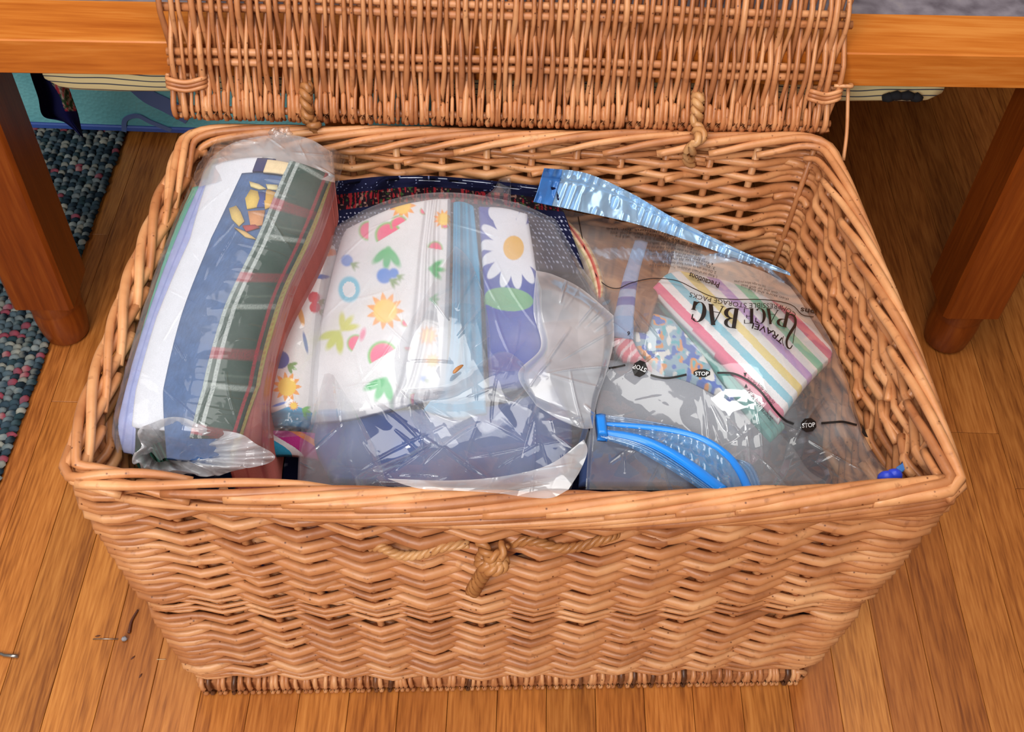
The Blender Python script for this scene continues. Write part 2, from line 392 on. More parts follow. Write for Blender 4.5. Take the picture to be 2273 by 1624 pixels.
# ================================================================ wooden table
YAW = 0.034
def tw(x, y, z):
    c, s = math.cos(YAW), math.sin(YAW); return (x * c - y * s, 1.052 + x * s + y * c, z)
def tbox(lo, hi, ch=0.0):
    v, f = box_geo(lo, hi, ch); return np.array([tw(*p) for p in v]), f
ZB, ZT = 0.487, 0.531
table = empty('coffee_table', 'low orange-stained wooden table with square legs standing behind the basket', 'table', loc=(0, 0, 0))
def tpart(name, pieces, mat, smooth=False, parent=table):
    m = MB()
    for p in pieces: m.add(*p)
    return m.build(name, mat, parent, smooth)
tpart('front_rail', [tbox((-0.80, 0.0, ZB), (0.80, 0.076, ZT), 0.0015)], M_PINE)
tpart('back_rail', [tbox((-0.80, 0.62, ZB), (0.80, 0.71, ZT), 0.003)], M_PINE)
for s in (-1, 1):
    tpart('side_rail', [tbox((min(s * 0.708, s * 0.80), 0.0765, ZB), (max(s * 0.708, s * 0.80), 0.6195, ZT), 0.003)], M_PINE)
m_slate, nt, b = new_mat('grey_slate')
n = N(nt, 'ShaderNodeTexNoise'); n.inputs['Scale'].default_value = 40; n.inputs['Detail'].default_value = 6
gg = N(nt, 'ShaderNodeNewGeometry'); nt.links.new(gg.outputs['Position'], n.inputs['Vector'])
r = ramp(nt, [(0.3, rgba(92, 84, 92)), (0.62, rgba(132, 124, 132)), (0.8, rgba(150, 140, 138))]); nt.links.new(n.outputs['Fac'], r.inputs[0]); nt.links.new(r.outputs[0], b.inputs['Base Color'])
b.inputs['Roughness'].default_value = 0.35
o = tpart('inlay_panel', [tbox((-0.707, 0.0765, ZB + 0.012), (0.707, 0.6195, ZT - 0.002), 0.001)], m_slate)
tag(o, 'grey slate-like panel set into the wooden frame')
def leg(x0, x1, y0, y1):
    l = tpart('leg', [tbox((x0, y0, 0.088), (x1, y1, ZB - 0.0005), 0.005)], M_LEG)
    cx, cy = (x0 + x1) / 2, (y0 + y1) / 2
    prof = [(0.0, 0.0), (0.026, 0.0), (0.031, 0.006), (0.0345, 0.03), (0.0355, 0.05), (0.0345, 0.062), (0.034, 0.066), (0.0365, 0.072), (0.0365, 0.088)]
    v = []; f = []; n_ = 28
    for r_, z in prof: v += [tw(cx + r_ * math.cos(q * 2 * PI / n_), cy + r_ * math.sin(q * 2 * PI / n_), z) for q in range(n_)]
    for i in range(len(prof) - 1):
        for q in range(n_): f.append([i * n_ + q, i * n_ + (q + 1) % n_, (i + 1) * n_ + (q + 1) % n_, (i + 1) * n_ + q])
    obj_from('turned_foot', v, f, M_LEG, l)
leg(-0.672, -0.590, 0.004, 0.086); leg(0.612, 0.694, 0.004, 0.086)
leg(-0.672, -0.590, 0.624, 0.706); leg(0.612, 0.694, 0.624, 0.706)
# two ledgers the cushion lies on, out of sight behind the lid
for x in (-0.22, 0.24):
    tpart('ledger', [tbox((x, 0.03, 0.392), (x + 0.05, 0.68, 0.404), 0.002)], M_PINE)
    tpart('ledger_post', [tbox((x, 0.030, 0.4045), (x + 0.05, 0.05, ZB - 0.0005))], M_PINE)
    tpart('ledger_post', [tbox((x, 0.66, 0.4045), (x + 0.05, 0.68, ZB - 0.0005))], M_PINE)

# ticking cushion under the frame
m_tick, nt, b = new_mat('ticking')
gg = N(nt, 'ShaderNodeNewGeometry'); sx = N(nt, 'ShaderNodeSeparateXYZ'); nt.links.new(gg.outputs['Position'], sx.inputs[0])
nz = N(nt, 'ShaderNodeTexNoise'); nz.inputs['Scale'].default_value = 5; nz.inputs['Detail'].default_value = 2; nt.links.new(gg.outputs['Position'], nz.inputs['Vector'])
u = N(nt, 'ShaderNodeMath', operation='MULTIPLY_ADD'); u.inputs[1].default_value = 0.03; nt.links.new(nz.outputs['Fac'], u.inputs[0]); nt.links.new(sx.outputs['Z'], u.inputs[2])
u3 = N(nt, 'ShaderNodeMath', operation='MULTIPLY_ADD'); u3.inputs[1].default_value = 0.55; nt.links.new(sx.outputs['Y'], u3.inputs[0]); nt.links.new(u.outputs[0], u3.inputs[2])
u2 = N(nt, 'ShaderNodeMath', operation='PINGPONG'); u2.inputs[1].default_value = 0.0042; nt.links.new(u3.outputs[0], u2.inputs[0])
dv = N(nt, 'ShaderNodeMath', operation='DIVIDE'); dv.inputs[1].default_value = 0.0042; nt.links.new(u2.outputs[0], dv.inputs[0])
r = ramp(nt, [(0.74, rgba(232, 218, 164)), (0.88, rgba(52, 62, 84))]); nt.links.new(dv.outputs[0], r.inputs[0]); nt.links.new(r.outputs[0], b.inputs['Base Color']); b.inputs['Roughness'].default_value = 0.9
nu, nv = 90, 16
uu = np.linspace(0, 2 * PI, 28, endpoint=False)
mb = MB(); xs = np.linspace(-0.545, 0.515, 80); secs = []
for i, x in enumerate(xs):
    e = min(1, 0.35 + 0.65 * math.sqrt(min(1, min(x - xs[0], xs[-1] - x) / 0.02)))
    cy_, cz_ = 0.36, 0.440
    sy = 0.30; sz = 0.0345 * e
    sec = [tw(x, cy_ + sy * np.sign(math.cos(t)) * abs(math.cos(t)) ** 0.22, cz_ + sz * np.sign(math.sin(t)) * abs(math.sin(t)) ** 0.4 + 0.0012 * math.sin(x * 31)) for t in uu]
    secs.append(sec)
S = np.array(secs); n_ = len(uu)
fs = [[i * n_ + q, (i + 1) * n_ + q, (i + 1) * n_ + (q + 1) % n_, i * n_ + (q + 1) % n_] for i in range(len(xs) - 1) for q in range(n_)] + [list(range(n_)), [(len(xs) - 1) * n_ + q for q in range(n_)][::-1]]
pad = obj_from('cushion', S.reshape(-1, 3), fs, m_tick)
tag(pad, 'flat cream cushion with navy ticking stripes tucked under the table frame', 'cushion')
mb = MB()
for k, (dx, w) in enumerate(((-0.02, 0.012), (-0.008, 0.016), (0.008, 0.018), (0.022, 0.012))):
    c0 = aty(2000 + dx * 1500, 222 - (4 if k in (0, 3) else 8), 1.118); mb.add(*tube_geo([c0 + V((-w / 2, 0, 0)), c0 + V((0, -0.002, 0.003)), c0 + V((w / 2, 0, 0))], [0.004, 0.006, 0.004], 6))
tag(mb.build('stain', plain('black_scuff', (18, 18, 24), 0.9), pad), 'black scuff mark on the striped ticking')

# teal storage bin under the table
m_teal, nt, b = new_mat('teal_plastic')
v1 = N(nt, 'ShaderNodeTexVoronoi'); v1.inputs['Scale'].default_value = 160; gg = N(nt, 'ShaderNodeNewGeometry'); nt.links.new(gg.outputs['Position'], v1.inputs['Vector'])
n = N(nt, 'ShaderNodeTexNoise'); n.inputs['Scale'].default_value = 6; nt.links.new(gg.outputs['Position'], n.inputs['Vector'])
r = ramp(nt, [(0.3, rgba(92, 164, 174)), (0.7, rgba(132, 200, 204))]); nt.links.new(n.outputs['Fac'], r.inputs[0]); nt.links.new(r.outputs[0], b.inputs['Base Color'])
b.inputs['Roughness'].default_value = 0.35; bump(nt, b, v1.outputs['Distance'], 0.4, 0.002)
mb = MB(); bz = 0.0155; by = 1.508
mb.add(*box_geo((-0.90, by, bz), (-0.12, by + 0.30, 0.27), 0.012))
bin_ = mb.build('storage_bin', m_teal, smooth=False)
tag(bin_, 'teal dimpled plastic storage bin on the rug under the table', 'bin')
M_BINBLUE = plain('blue_plastic', (64, 92, 168), 0.3)
obj_from('bottom_trim', *box_geo((-0.902, by - 0.003, bz), (-0.118, by + 0.02, bz + 0.011), 0.002), M_BINBLUE, bin_, False)
def ribbon3(pts, w, n_=50):
    P = spline(pts, n_); T = np.gradient(P, axis=0); T /= np.linalg.norm(T, axis=1)[:, None]; Nn = np.cross(T, (0, 1, 0))
    A = P + Nn * w / 2; B = P - Nn * w / 2; v = np.concatenate([A, B, A + (0, 0.002, 0), B + (0, 0.002, 0)]); f = []
    for i in range(n_ - 1): f += [[i, i + 1, n_ + i + 1, n_ + i], [i, 2 * n_ + i, 2 * n_ + i + 1, i + 1], [n_ + i, n_ + i + 1, 3 * n_ + i + 1, 3 * n_ + i]]
    return v, f
M_SWIRL = plain('blue_grey_print', (92, 112, 160), 0.4)
for pts, w in ((((275, 292), (278, 266), (305, 258), (335, 272), (380, 290)), 0.008), (((300, 190), (330, 215), (370, 235), (420, 262)), 0.03)):
    tag(obj_from('swirl_print', *ribbon3([aty(x, y, by - 0.0035) for x, y in pts], w), M_SWIRL, bin_, False), 'blue-grey swirl on the teal front')

# navy scarf corner with a floral border hanging beside the left leg
nu, nv = 40, 60
A0 = [(58, 120), (150, 120)]; rows = [[(52, 95), (100, 95), (148, 95)], [(66, 160), (104, 160), (140, 158)], [(84, 215), (125, 212), (158, 215)], [(96, 258), (130, 256), (172, 255)], [(140, 270), (160, 280), (180, 292)], [(178, 300), (181, 303), (184, 306)]]
PX = coons_rows(rows, nv, nu); yy = 1.20 + 0.012 * np.sin(np.linspace(0, 7, nu))[None, :] + 0.02 * np.linspace(1, 0, nv)[:, None]
P = aty(PX[..., 0], PX[..., 1], yy); Q = P + (0, 0.003, 0)
t_ = np.linspace(0, 1, nu)[None, :].repeat(nv, 0); w_ = np.linspace(0, 1, nv)[:, None].repeat(nu, 1)
fl = vnoise(PX[..., 0] / 5, PX[..., 1] / 5, 3)
edge = t_ > 0.30 + 0.75 * w_
col = np.where((edge & (w_ < 0.55))[..., None], np.where(fl[..., None] > 0.62, lin((196, 60, 74)), np.where(fl[..., None] > 0.42, lin((176, 170, 160)), lin((60, 90, 60)))), lin((24, 26, 82)))
v, f = solid_grid(P, Q)
scarf = obj_from('scarf', v, f, M_CLOTH, col=np.concatenate([col.reshape(-1, 3)] * 2))
tag(scarf, 'navy scarf corner with red floral border hanging behind the left table leg', 'scarf')

# ================================================================ wicker basket
ZR = 0.45; ZBOT = 0.026
_T = [atz(px, py, ZR)[:2] for px, py in ((100, 1072), (2168, 1108), (1852, 290), (396, 268))]
_B0 = atz(408, 1526, ZBOT)[:2]; _B1 = atz(1818, 1506, ZBOT)[:2]
_B = [_B0, _B1, _T[2] + V((-0.024, -0.02)), _T[3] + V((0.024, -0.02))]
BOW_T = [0.023, 0.006, 0.0, 0.004]
def corners(z):
    w = (z - ZBOT) / (ZR - ZBOT); return [_B[i] * (1 - w) + _T[i] * w for i in range(4)]
def wall_pt(t, z, off):
    """t in [0,4): front, right, back, left wall; off is outwards of the wall's middle line"""
    t = np.asarray(t, float) % 4; z = np.broadcast_to(np.asarray(z, float), t.shape); off = np.broadcast_to(np.asarray(off, float), t.shape)
    w = ((z - ZBOT) / (ZR - ZBOT))[:, None]
    Cn = np.stack([_B[i] * (1 - w) + _T[i] * w for i in range(4)], 1)          # n,4,2
    ctr = Cn.mean(1, keepdims=True)
    d = Cn - ctr; Cn = Cn - 0.016 * np.sign(d)                                  # middle line of the wall lies 16 mm inside
    def lin_(tt):
        i = np.floor(tt).astype(int) % 4; f = tt - np.floor(tt); k = np.arange(len(tt))
        return Cn[k, i] * (1 - f)[:, None] + Cn[k, (i + 1) % 4] * f[:, None]
    e = np.where(np.round(t).astype(int) % 4 >= 2, 0.050, 0.014)
    n = np.round(t); dlt = t - n; near = np.abs(dlt) < e
    u = (dlt / e + 1) / 2
    a, b_, c_ = lin_(n - e), lin_(n + 0.0), lin_(n + e)
    bz = (a * ((1 - u) ** 2)[:, None] + 2 * b_ * (u * (1 - u))[:, None] + c_ * (u ** 2)[:, None])
    p = np.where(near[:, None], bz, lin_(t))
    i = np.floor(t).astype(int) % 4; f = t - np.floor(t)
    bow = np.array(BOW_T)[i] * np.sin(PI * f) * (0.3 + 0.7 * w[:, 0])
    h = 1e-3
    def raw(tt):
        n = np.round(tt); dl = tt - n; nr = np.abs(dl) < e; u = (dl / e + 1) / 2
        a, b_, c_ = lin_(n - e), lin_(n), lin_(n + e)
        q = a * ((1 - u) ** 2)[:, None] + 2 * b_ * (u * (1 - u))[:, None] + c_ * (u ** 2)[:, None]
        return np.where(nr[:, None], q, lin_(tt))
    T = raw(t + h) - raw(t - h); T /= np.linalg.norm(T, axis=1)[:, None]
    nrm = np.stack([T[:, 1], -T[:, 0]], 1)
    p = p + nrm * (off + bow)[:, None]
    return np.c_[p, z]
STK = []
for s in range(4):
    STK.append(float(s))
    STK += [s + q for q in ([0.098 + 0.0727 * k for k in range(12)] if s % 2 == 0 else [0.12 + 0.1267 * k for k in range(7)])]
STK = np.array(STK); NS = len(STK)
def st_t(k):
    """stake number (may be fractional) -> t"""
    k = np.asarray(k, float); return np.interp(k % NS, np.arange(NS + 1), np.r_[STK, 4.0])
basket = empty('wicker_basket', 'large open wicker hamper full of bagged fabric on the oak floor', 'basket', loc=(0, 0.77, 0))
def bpart(name, geo, mat=M_WICK, parent=None, smooth=True):
    v, f = geo; off = V((0, 0.77, 0)) if parent is None else 0
    return obj_from(name, np.asarray(v) - off, f, mat, basket if parent is None else parent, smooth)
g = random.Random(21)
for k in range(NS):
    zz = np.linspace(0.012, 0.438, 6)
    bpart('stake', tube_geo(wall_pt(np.full(6, STK[k]), zz, np.full(6, 0.003 if STK[k] % 1 < 0.01 else 0.0)), 0.0032 if STK[k] % 1 < 0.01 else 0.0042, 7))
    if abs(STK[k] - round(STK[k])) > 0.01 and False: pass
def tri(x):
    """+1 / -1 at even / odd integers, straight between, tips a little rounded"""
    y = 1 - 2 * np.abs(((x + 1) % 2) - 1); y = -(1 - 2 * np.abs((x % 2) - 1)) 
    return np.sign(y) * np.minimum(np.abs(y) * 1.06, 1.0)
def weave_row(z, r, par, A, pieces=4, wob=1.0):
    s0 = g.uniform(0, NS); cuts = [s0 + NS * q / pieces + g.uniform(-2, 2) for q in range(pieces)]
    ph1, ph2 = g.uniform(0, 6), g.uniform(0, 6)
    for q in range(pieces):
        a = cuts[q]; b_ = cuts[q + 1] if q + 1 < pieces else cuts[0] + NS
        kk = np.arange(math.floor(a * 6), math.ceil(b_ * 6) + 5) / 6.0
        o = A * tri(kk + par)
        ci = np.array([0, 13, 21, 34, 42]); kd = np.abs((kk % NS)[:, None] - ci[None]).min(1)   # round a corner every rod passes outside the post
        wc = 1 - smoothstep(0.15, 0.85, kd); o = o * (1 - wc) + 1.15 * A * wc
        en = np.minimum(kk - kk[0], kk[-1] - kk); o = o - 0.006 * (1 - smoothstep(0, 0.8, en))
        zz = z - 0.0012 * tri(kk + par) + wob * (0.0011 * np.sin(kk * 0.7 + ph1) + 0.0007 * np.sin(kk * 1.9 + ph2))
        rr = r * (1 + 0.10 * np.sin(kk * 0.5 + ph2)) * (0.82 + 0.18 * smoothstep(0, 3, en))
        bpart('willow_rod', tube_geo(wall_pt(st_t(kk), zz, o), rr, 7, flat=1.06))
rows = [(0.034, 0.0034, 0.005), (0.0405, 0.0034, 0.005), (0.047, 0.0034, 0.0055)]
z = 0.0575
while z < 0.403:
    if 0.196 < z < 0.232: rows.append((z, 0.0026, 0.0066)); z += 0.0062
    else:
        r = g.uniform(0.0047, 0.0057); rows.append((z, r, 0.0086)); z += 0.0109
rows += [(0.4065, 0.0046, 0.0080), (0.4165, 0.0046, 0.0066), (0.4255, 0.0042, 0.0050)]
for i, (z, r, A) in enumerate(rows): weave_row(z, r, i, A, 4 if r > 0.003 else 3)
# border: long rods that climb from the outside face over the top edge
tt = np.linspace(0, 4, 4000, endpoint=False); pp = wall_pt(tt, 0.45, 0.0)[:, :2]
sl = np.r_[0, np.cumsum(np.linalg.norm(np.diff(np.vstack([pp, pp[:1]]), axis=0), axis=1))]; PERI = sl[-1]
def s_t(s): return np.interp(np.asarray(s) % PERI, sl, np.r_[tt, 4.0])
for k in range(NS):
    s0 = float(np.interp(STK[k] % 4, np.r_[tt, 4.0], sl)) + g.uniform(-0.006, 0.006)
    for keys, L, r in (([(0, -0.002, -0.036), (0.12, 0.008, -0.034), (0.4, 0.0125, -0.026), (0.75, 0.0120, -0.016), (1, 0.0085, -0.0095)], 0.25, 0.0048),
                       ([(0, 0.0105, -0.0085), (0.25, 0.0095, -0.003), (0.5, 0.002, 0.0015), (0.75, -0.006, -0.002), (0.92, -0.009, -0.010), (1, -0.009, -0.020)], 0.235, 0.0052)):
        if STK[k] > 2.95:   # the left side is plaited: rods cross from the outer to the inner edge and back
            L = 0.155; r = 0.0056
            keys = [(0, 0.012, -0.020), (0.25, 0.011, -0.008), (0.5, 0.003, 0.001), (0.8, -0.007, -0.004), (1, -0.008, -0.016)] if keys[0][1] > 0 else [(0, -0.009, -0.018), (0.3, -0.006, -0.007), (0.55, 0.002, -0.009), (0.8, 0.010, -0.006), (1, 0.0115, -0.020)]
        n_ = 26; q = np.linspace(0, 1, n_); K = np.array(keys)
        jit = g.uniform(-0.002, 0.002)
        o = np.interp(q, K[:, 0], K[:, 1]); dz = np.interp(q, K[:, 0], K[:, 2]) + jit
        o = np.convolve(np.r_[[o[0]] * 3, o, [o[-1]] * 3], np.ones(7) / 7, 'valid'); dz = np.convolve(np.r_[[dz[0]] * 3, dz, [dz[-1]] * 3], np.ones(7) / 7, 'valid')
        rr = r * g.uniform(0.86, 1.12) * (1 - 0.22 * q)
        bpart('border_rod', tube_geo(wall_pt(s_t(s0 + q * L), ZR + dz, o), rr, 8))
# base: a woven slab and the ring of bound ends under the walls
fl = corners(ZBOT); ins = [fl[i] + V((0.018 if i in (0, 3) else -0.018, 0.007 if i < 2 else -0.010)) for i in range(4)]
pv = [(p[0], p[1], z) for z in (0.004, 0.026) for p in ins]
bpart('base_board', (pv, [[3, 2, 1, 0], [4, 5, 6, 7], [0, 1, 5, 4], [1, 2, 6, 5], [2, 3, 7, 6], [3, 0, 4, 7]]), M_WICK2, smooth=False)
caps_v, caps_f = tube_geo(spline([(0, 0.008, 0.0015), (0, -0.002, 0.0032), (0, -0.0042, 0.008), (0, -0.0044, 0.020), (0, -0.002, 0.028), (0, 0.010, 0.031)], 10), 0.0030, 6)
M_BASEDARK = wicker_mat('willow_bark', (60, 36, 24), (96, 58, 36), (140, 88, 54))
cap_me = None
for side, (a, b_) in enumerate(((ins[0], ins[1]), (ins[1], ins[2]), (ins[3], ins[0]))):
    L = np.linalg.norm(b_ - a); n_ = int(L / 0.0074); ang = math.atan2(b_[1] - a[1], b_[0] - a[0])
    for k in range(n_):
        p = a + (b_ - a) * (k + 0.5 + g.uniform(-0.2, 0.2)) / n_
        if cap_me is None:
            o = bpart('base_rod', (caps_v, caps_f), M_WICK, basket); cap_me = o.data; dark_me = cap_me.copy(); dark_me.materials.clear(); dark_me.materials.append(M_BASEDARK)
        elif g.random() < 0.13:
            o = bpy.data.objects.new('base_rod', dark_me); C.objects.link(o); o.parent = basket
        else:
            o = bpy.data.objects.new('base_rod', cap_me); C.objects.link(o); o.parent = basket
        o.location = (p[0], p[1] - 0.77, 0); s = g.uniform(0.85, 1.12); o.scale = (s, 1, g.uniform(0.96, 1.02)); o.rotation_euler = (0, g.uniform(-0.16, 0.16), ang)

# ---- lid, open and leaning on the table's front rail
def strand(P, r, turns, n_=80, k=2, segs=6):
    """k strands twisted about the path P"""
    P = spline(P, n_); T = np.gradient(P, axis=0); T /= np.linalg.norm(T, axis=1)[:, None]
    up = V((0.3, 0.2, 1)); A = np.cross(T, up); A /= np.linalg.norm(A, axis=1)[:, None]; B = np.cross(A, T)
    m = MB(); a = np.linspace(0, turns * 2 * PI, n_)
    for q in range(k):
        ph = a + 2 * PI * q / k; m.add(*tube_geo(P + r * 0.55 * (np.cos(ph)[:, None] * A + np.sin(ph)[:, None] * B), r * 0.62, segs))
    return np.concatenate(m.v), m.f
LBL = aty(383, 252, 1.000); LBR = aty(1844, 286, 1.035)
LU = (LBR - LBL); LW = float(np.linalg.norm(LU)); LU /= LW
TILT = math.radians(18)
LV = V((0, math.sin(TILT), math.cos(TILT))); LV -= LU * (LV @ LU); LV /= np.linalg.norm(LV); LN = np.cross(LV, LU) * -1.0
if LN[1] > 0: LN = -LN
def lp(u, v, n): return LBL + np.asarray(u)[..., None] * LU + np.asarray(v)[..., None] * LV + np.asarray(n)[..., None] * LN
LH = 0.45; PAIRS = [0.064 + 0.0585 * k for k in range(7)]
m = MB()
for zoff, r in ((0.006, 0.0042),):
    uu_ = np.linspace(0.002, LW - 0.002, 12); m.add(*tube_geo(lp(uu_, np.full(12, zoff), np.zeros(12)), r, 7))
lid = bpart('lid', (np.concatenate(m.v) - V((0, 0.77, 0)), m.f), M_WICK2, basket)
tag(lid, 'open wicker lid leaning back on the table edge')
def lpart(name, geo, mat=M_WICK2):
    v, f = geo; return obj_from(name, np.asarray(v) - V((0, 0.77, 0)), f, mat, lid)
lpart('edge_stick', tube_geo(lp(np.linspace(0.002, LW - 0.002, 12), np.full(12, LH - 0.004), np.zeros(12)), 0.0042, 7))
for pv_ in PAIRS:
    for d in (-0.0055, 0.0055):
        uu_ = np.linspace(0.002, LW - 0.001 + g.uniform(-0.004, 0.004), 12)
        lpart('cross_stick', tube_geo(lp(uu_, np.full(12, pv_ + d) + 0.0008 * np.sin(uu_ * 20 + pv_ * 90), np.zeros(12)), g.uniform(0.0038, 0.0046), 7))
PITCH = 0.0049; NR = int((LW - 0.008) / PITCH)
for i in range(NR + 1):
    u0 = 0.004 + (LW - 0.008) * i / NR + g.uniform(-0.0007, 0.0007)
    fr = i % 2 == 0
    r = g.uniform(0.0021, 0.0034); A = 0.0046 + r
    edge_only = i < 4 or i > NR - 4
    vs = [-0.0035, 0.004, 0.012]; ns = ([0.0, A, A] if fr else [0.0, -A, -A])
    vs = [-0.004, 0.001, 0.010]; ns = [0.0, A * 0.75, A] if fr else [0.0, -A * 0.75, -A]
    for q, pv_ in enumerate(PAIRS):
        front = ((i + q) % 2 == 1)
        vs += [pv_ - 0.010, pv_, pv_ + 0.010]; ns += [A * 0.93 * (1 if front else -1), A * (1 if front else -1), A * 0.93 * (1 if front else -1)]
    vs += [LH - 0.004, LH + 0.004]; ns += [A, 0]
    vv = np.linspace(-0.004, LH + 0.004, 76); nn = np.interp(vv, vs, ns)
    un = u0 + 0.0010 * np.sin(vv * g.uniform(15, 30) + g.uniform(0, 6)) - (0.0012 * nn / A) * (1 if i % 4 < 2 else -1)
    lpart('lid_rod', tube_geo(lp(un, vv, nn), r * (1 + 0.12 * np.sin(vv * 24 + i)), 6))
    if not fr and not edge_only:   # the tail of a rod that comes up in front of the edge stick
        h_ = g.uniform(0.020, 0.030)
        lpart('lid_rod_tail', tube_geo(lp(np.full(7, u0 + 0.0005), np.array([-0.004, -0.003, 0.002, 0.008, 0.014, h_ - 0.002, h_]), np.array([0.0, A * 0.5, A * 0.9, A, A * 0.9, A * 0.55, A * 0.3])), np.array([r, r, r, r, r, r * 0.9, r * 0.5]), 6))
# bindings at the two lower corners, a loose twig, hinges
for u_a, u_b, v0 in ((-0.001, 0.040, 0.036), (LW - 0.034, LW + 0.002, 0.040)):
    for q in range(3):
        vq = v0 + 0.0045 * (q - 1); w = 0.0085
        P = [lp(u_a, vq, 0), lp(u_a + 0.004, vq + 0.001, w), lp((u_a + u_b) / 2, vq - 0.0015, w + 0.001), lp(u_b - 0.004, vq + 0.002, w), lp(u_b, vq + 0.002, 0), lp(u_b - 0.006, vq, -w), lp((u_a + u_b) / 2, vq, -w), lp(u_a + 0.004, vq, -w), lp(u_a, vq + 0.002, 0)]
        lpart('binding', tube_geo(spline(P, 50), 0.0026, 6))
tw0 = [lp(LW - 0.004, 0.064, 0.006), lp(LW + 0.014, 0.062, 0.008), lp(LW + 0.0165, 0.058, 0.010)]
e0 = atz(1886, 200, 0.495); e1 = atz(1880, 290, 0.455); e2 = atz(1872, 356, 0.43)
bpart('loose_twig', tube_geo(spline([lp(LW - 0.008, 0.052, 0.006), lp(LW + 0.010, 0.053, 0.010), atz(1883, 196, 0.49), e1, e2], 30), 0.0022, 6))
for a, b_, c_ in (((680, 205), (683, 262), (712, 300)), ((1558, 236), (1556, 300), (1528, 345))):
    ua = float((aty(a[0], a[1], 1.01) - LBL) @ LU)
    P = [lp(ua, 0.034, -0.006), lp(ua, 0.034, 0.006), lp(ua, 0.022, 0.011), lp(ua + 0.001, 0.004, 0.012), atz(b_[0], b_[1], 0.466), atz((b_[0] + c_[0]) / 2, (b_[1] + c_[1]) / 2 - 4, 0.462), atz(c_[0], c_[1], 0.435), atz(c_[0] + (6 if c_[0] > 1000 else -6), c_[1] + 16, 0.415)]
    bpart('rope_hinge', strand(P, 0.0068, 5, 70, 2), M_ROPE)
# clasp cord threaded through the front wall, and its knotted toggle
def wf(px, py, out):
    p = aty(px, py, 0.55); 
    for _ in range(6):
        t = np.interp(p[0], [_T[0][0], _T[1][0]], [0, 1]); w = wall_pt(np.array([t]), np.array([p[2]]), np.array([out]))[0]; p = aty(px, py, w[1])
    return p
for pts in (((818, 1212, 0.006), (850, 1216, 0.0125), (890, 1232, 0.016), (935, 1230, 0.016), (985, 1214, 0.013), (1040, 1206, 0.008)), ((1130, 1206, 0.008), (1185, 1200, 0.012), (1240, 1216, 0.016), (1290, 1212, 0.016), (1345, 1194, 0.013), (1372, 1184, 0.006))):
    bpart('clasp_cord', strand([wf(q[0], q[1], q[2] - 0.0035) for q in pts], 0.0043, 5, 60, 3), M_ROPE)
bpart('clasp_loop', strand([wf(1066, 1204, 0.008), wf(1078, 1222, 0.016), wf(1092, 1238, 0.021), wf(1110, 1230, 0.019), wf(1120, 1206, 0.010)], 0.0054, 2, 50, 2), M_ROPE)
bpart('toggle_knot', strand([wf(1074, 1232, 0.013), wf(1070, 1250, 0.020), wf(1090, 1262, 0.027), wf(1112, 1256, 0.024), wf(1112, 1240, 0.018), wf(1096, 1246, 0.022), wf(1080, 1262, 0.024), wf(1068, 1280, 0.021), wf(1056, 1300, 0.018), wf(1050, 1312, 0.016)], 0.0066, 6, 90, 3), M_ROPE)

# ================================================================ what lies in the basket
def keep_in(P, gap=0.0205):
    """soft things stop at the inner face of the wicker"""
    sh = P.shape; p = P.reshape(-1, 3).copy(); w = np.clip((p[:, 2] - ZBOT) / (ZR - ZBOT), 0, 1)[:, None]
    Cn = np.stack([_B[i] * (1 - w) + _T[i] * w for i in range(4)], 1); Cn = Cn - 0.016 * np.sign(Cn - Cn.mean(1, keepdims=True))
    for i in range(4):
        a, b_ = Cn[:, i], Cn[:, (i + 1) % 4]; t = b_ - a; l = np.linalg.norm(t, axis=1)[:, None]; t = t / l
        n = np.stack([-t[:, 1], t[:, 0]], 1)                        # inwards
        f = np.clip(((p[:, :2] - a) * t).sum(1) / l[:, 0], 0, 1); bow = BOW_T[i] * np.sin(PI * f) * (0.3 + 0.7 * w[:, 0])
        d = ((p[:, :2] - a) * n).sum(1) + bow; push = np.where(p[:, 2] < 0.459, np.maximum(0, gap - d), 0)
        p[:, :2] += n * push[:, None]
    return p.reshape(sh)
def put(name, PX, Z, col, label, cat, group=None, zb=0.30, mat=M_CLOTH, rim=0.006, parent=None, side=None):
    """a soft folded thing: its upper face over picture points PX at heights Z, rounded at the edge, solid down to zb"""
    nv, nu = Z.shape
    u = np.linspace(0, 1, nu)[None].repeat(nv, 0); v = np.linspace(0, 1, nv)[:, None].repeat(nu, 1)
    P = atz(PX[..., 0], PX[..., 1], Z)
    lu = np.linalg.norm(P[nv // 2, 0] - P[nv // 2, -1]); lv = np.linalg.norm(P[0, nu // 2] - P[-1, nu // 2])
    d = np.minimum(np.minimum(u, 1 - u) * lu, np.minimum(v, 1 - v) * lv)
    x = np.clip(1 - d / max(rim, 1e-6), 0, 1); P[..., 2] -= rim * (1 - np.sqrt(np.maximum(0, 1 - x ** 2)))
    P = keep_in(P, 0.0225); Q = P.copy(); Q[..., 2] = np.minimum(zb if not callable(zb) else zb(P), P[..., 2] - 0.003)
    Q = keep_in(Q, 0.0225); vv, ff = solid_grid(P, Q)
    c = np.broadcast_to(col, (nv, nu, 3)).reshape(-1, 3); c2 = c if side is None else np.broadcast_to(side, c.shape)
    o = obj_from(name, vv, ff, mat, parent, col=np.concatenate([c, c2]))
    if label: tag(o, label, cat, group)
    return o
def sheet(name, P, mat, label=None, cat=None, parent=None):
    P = keep_in(P); nv, nu = P.shape[:2]; f = grid_faces(nv, nu); i, j = nv // 2, nu // 2
    if np.cross(P[i, j + 1] - P[i, j], P[i + 1, j] - P[i, j])[2] > 0: f = f[:, ::-1]
    o = obj_from(name, P.reshape(-1, 3), f.tolist(), mat, parent)
    return tag(o, label, cat) if label else o
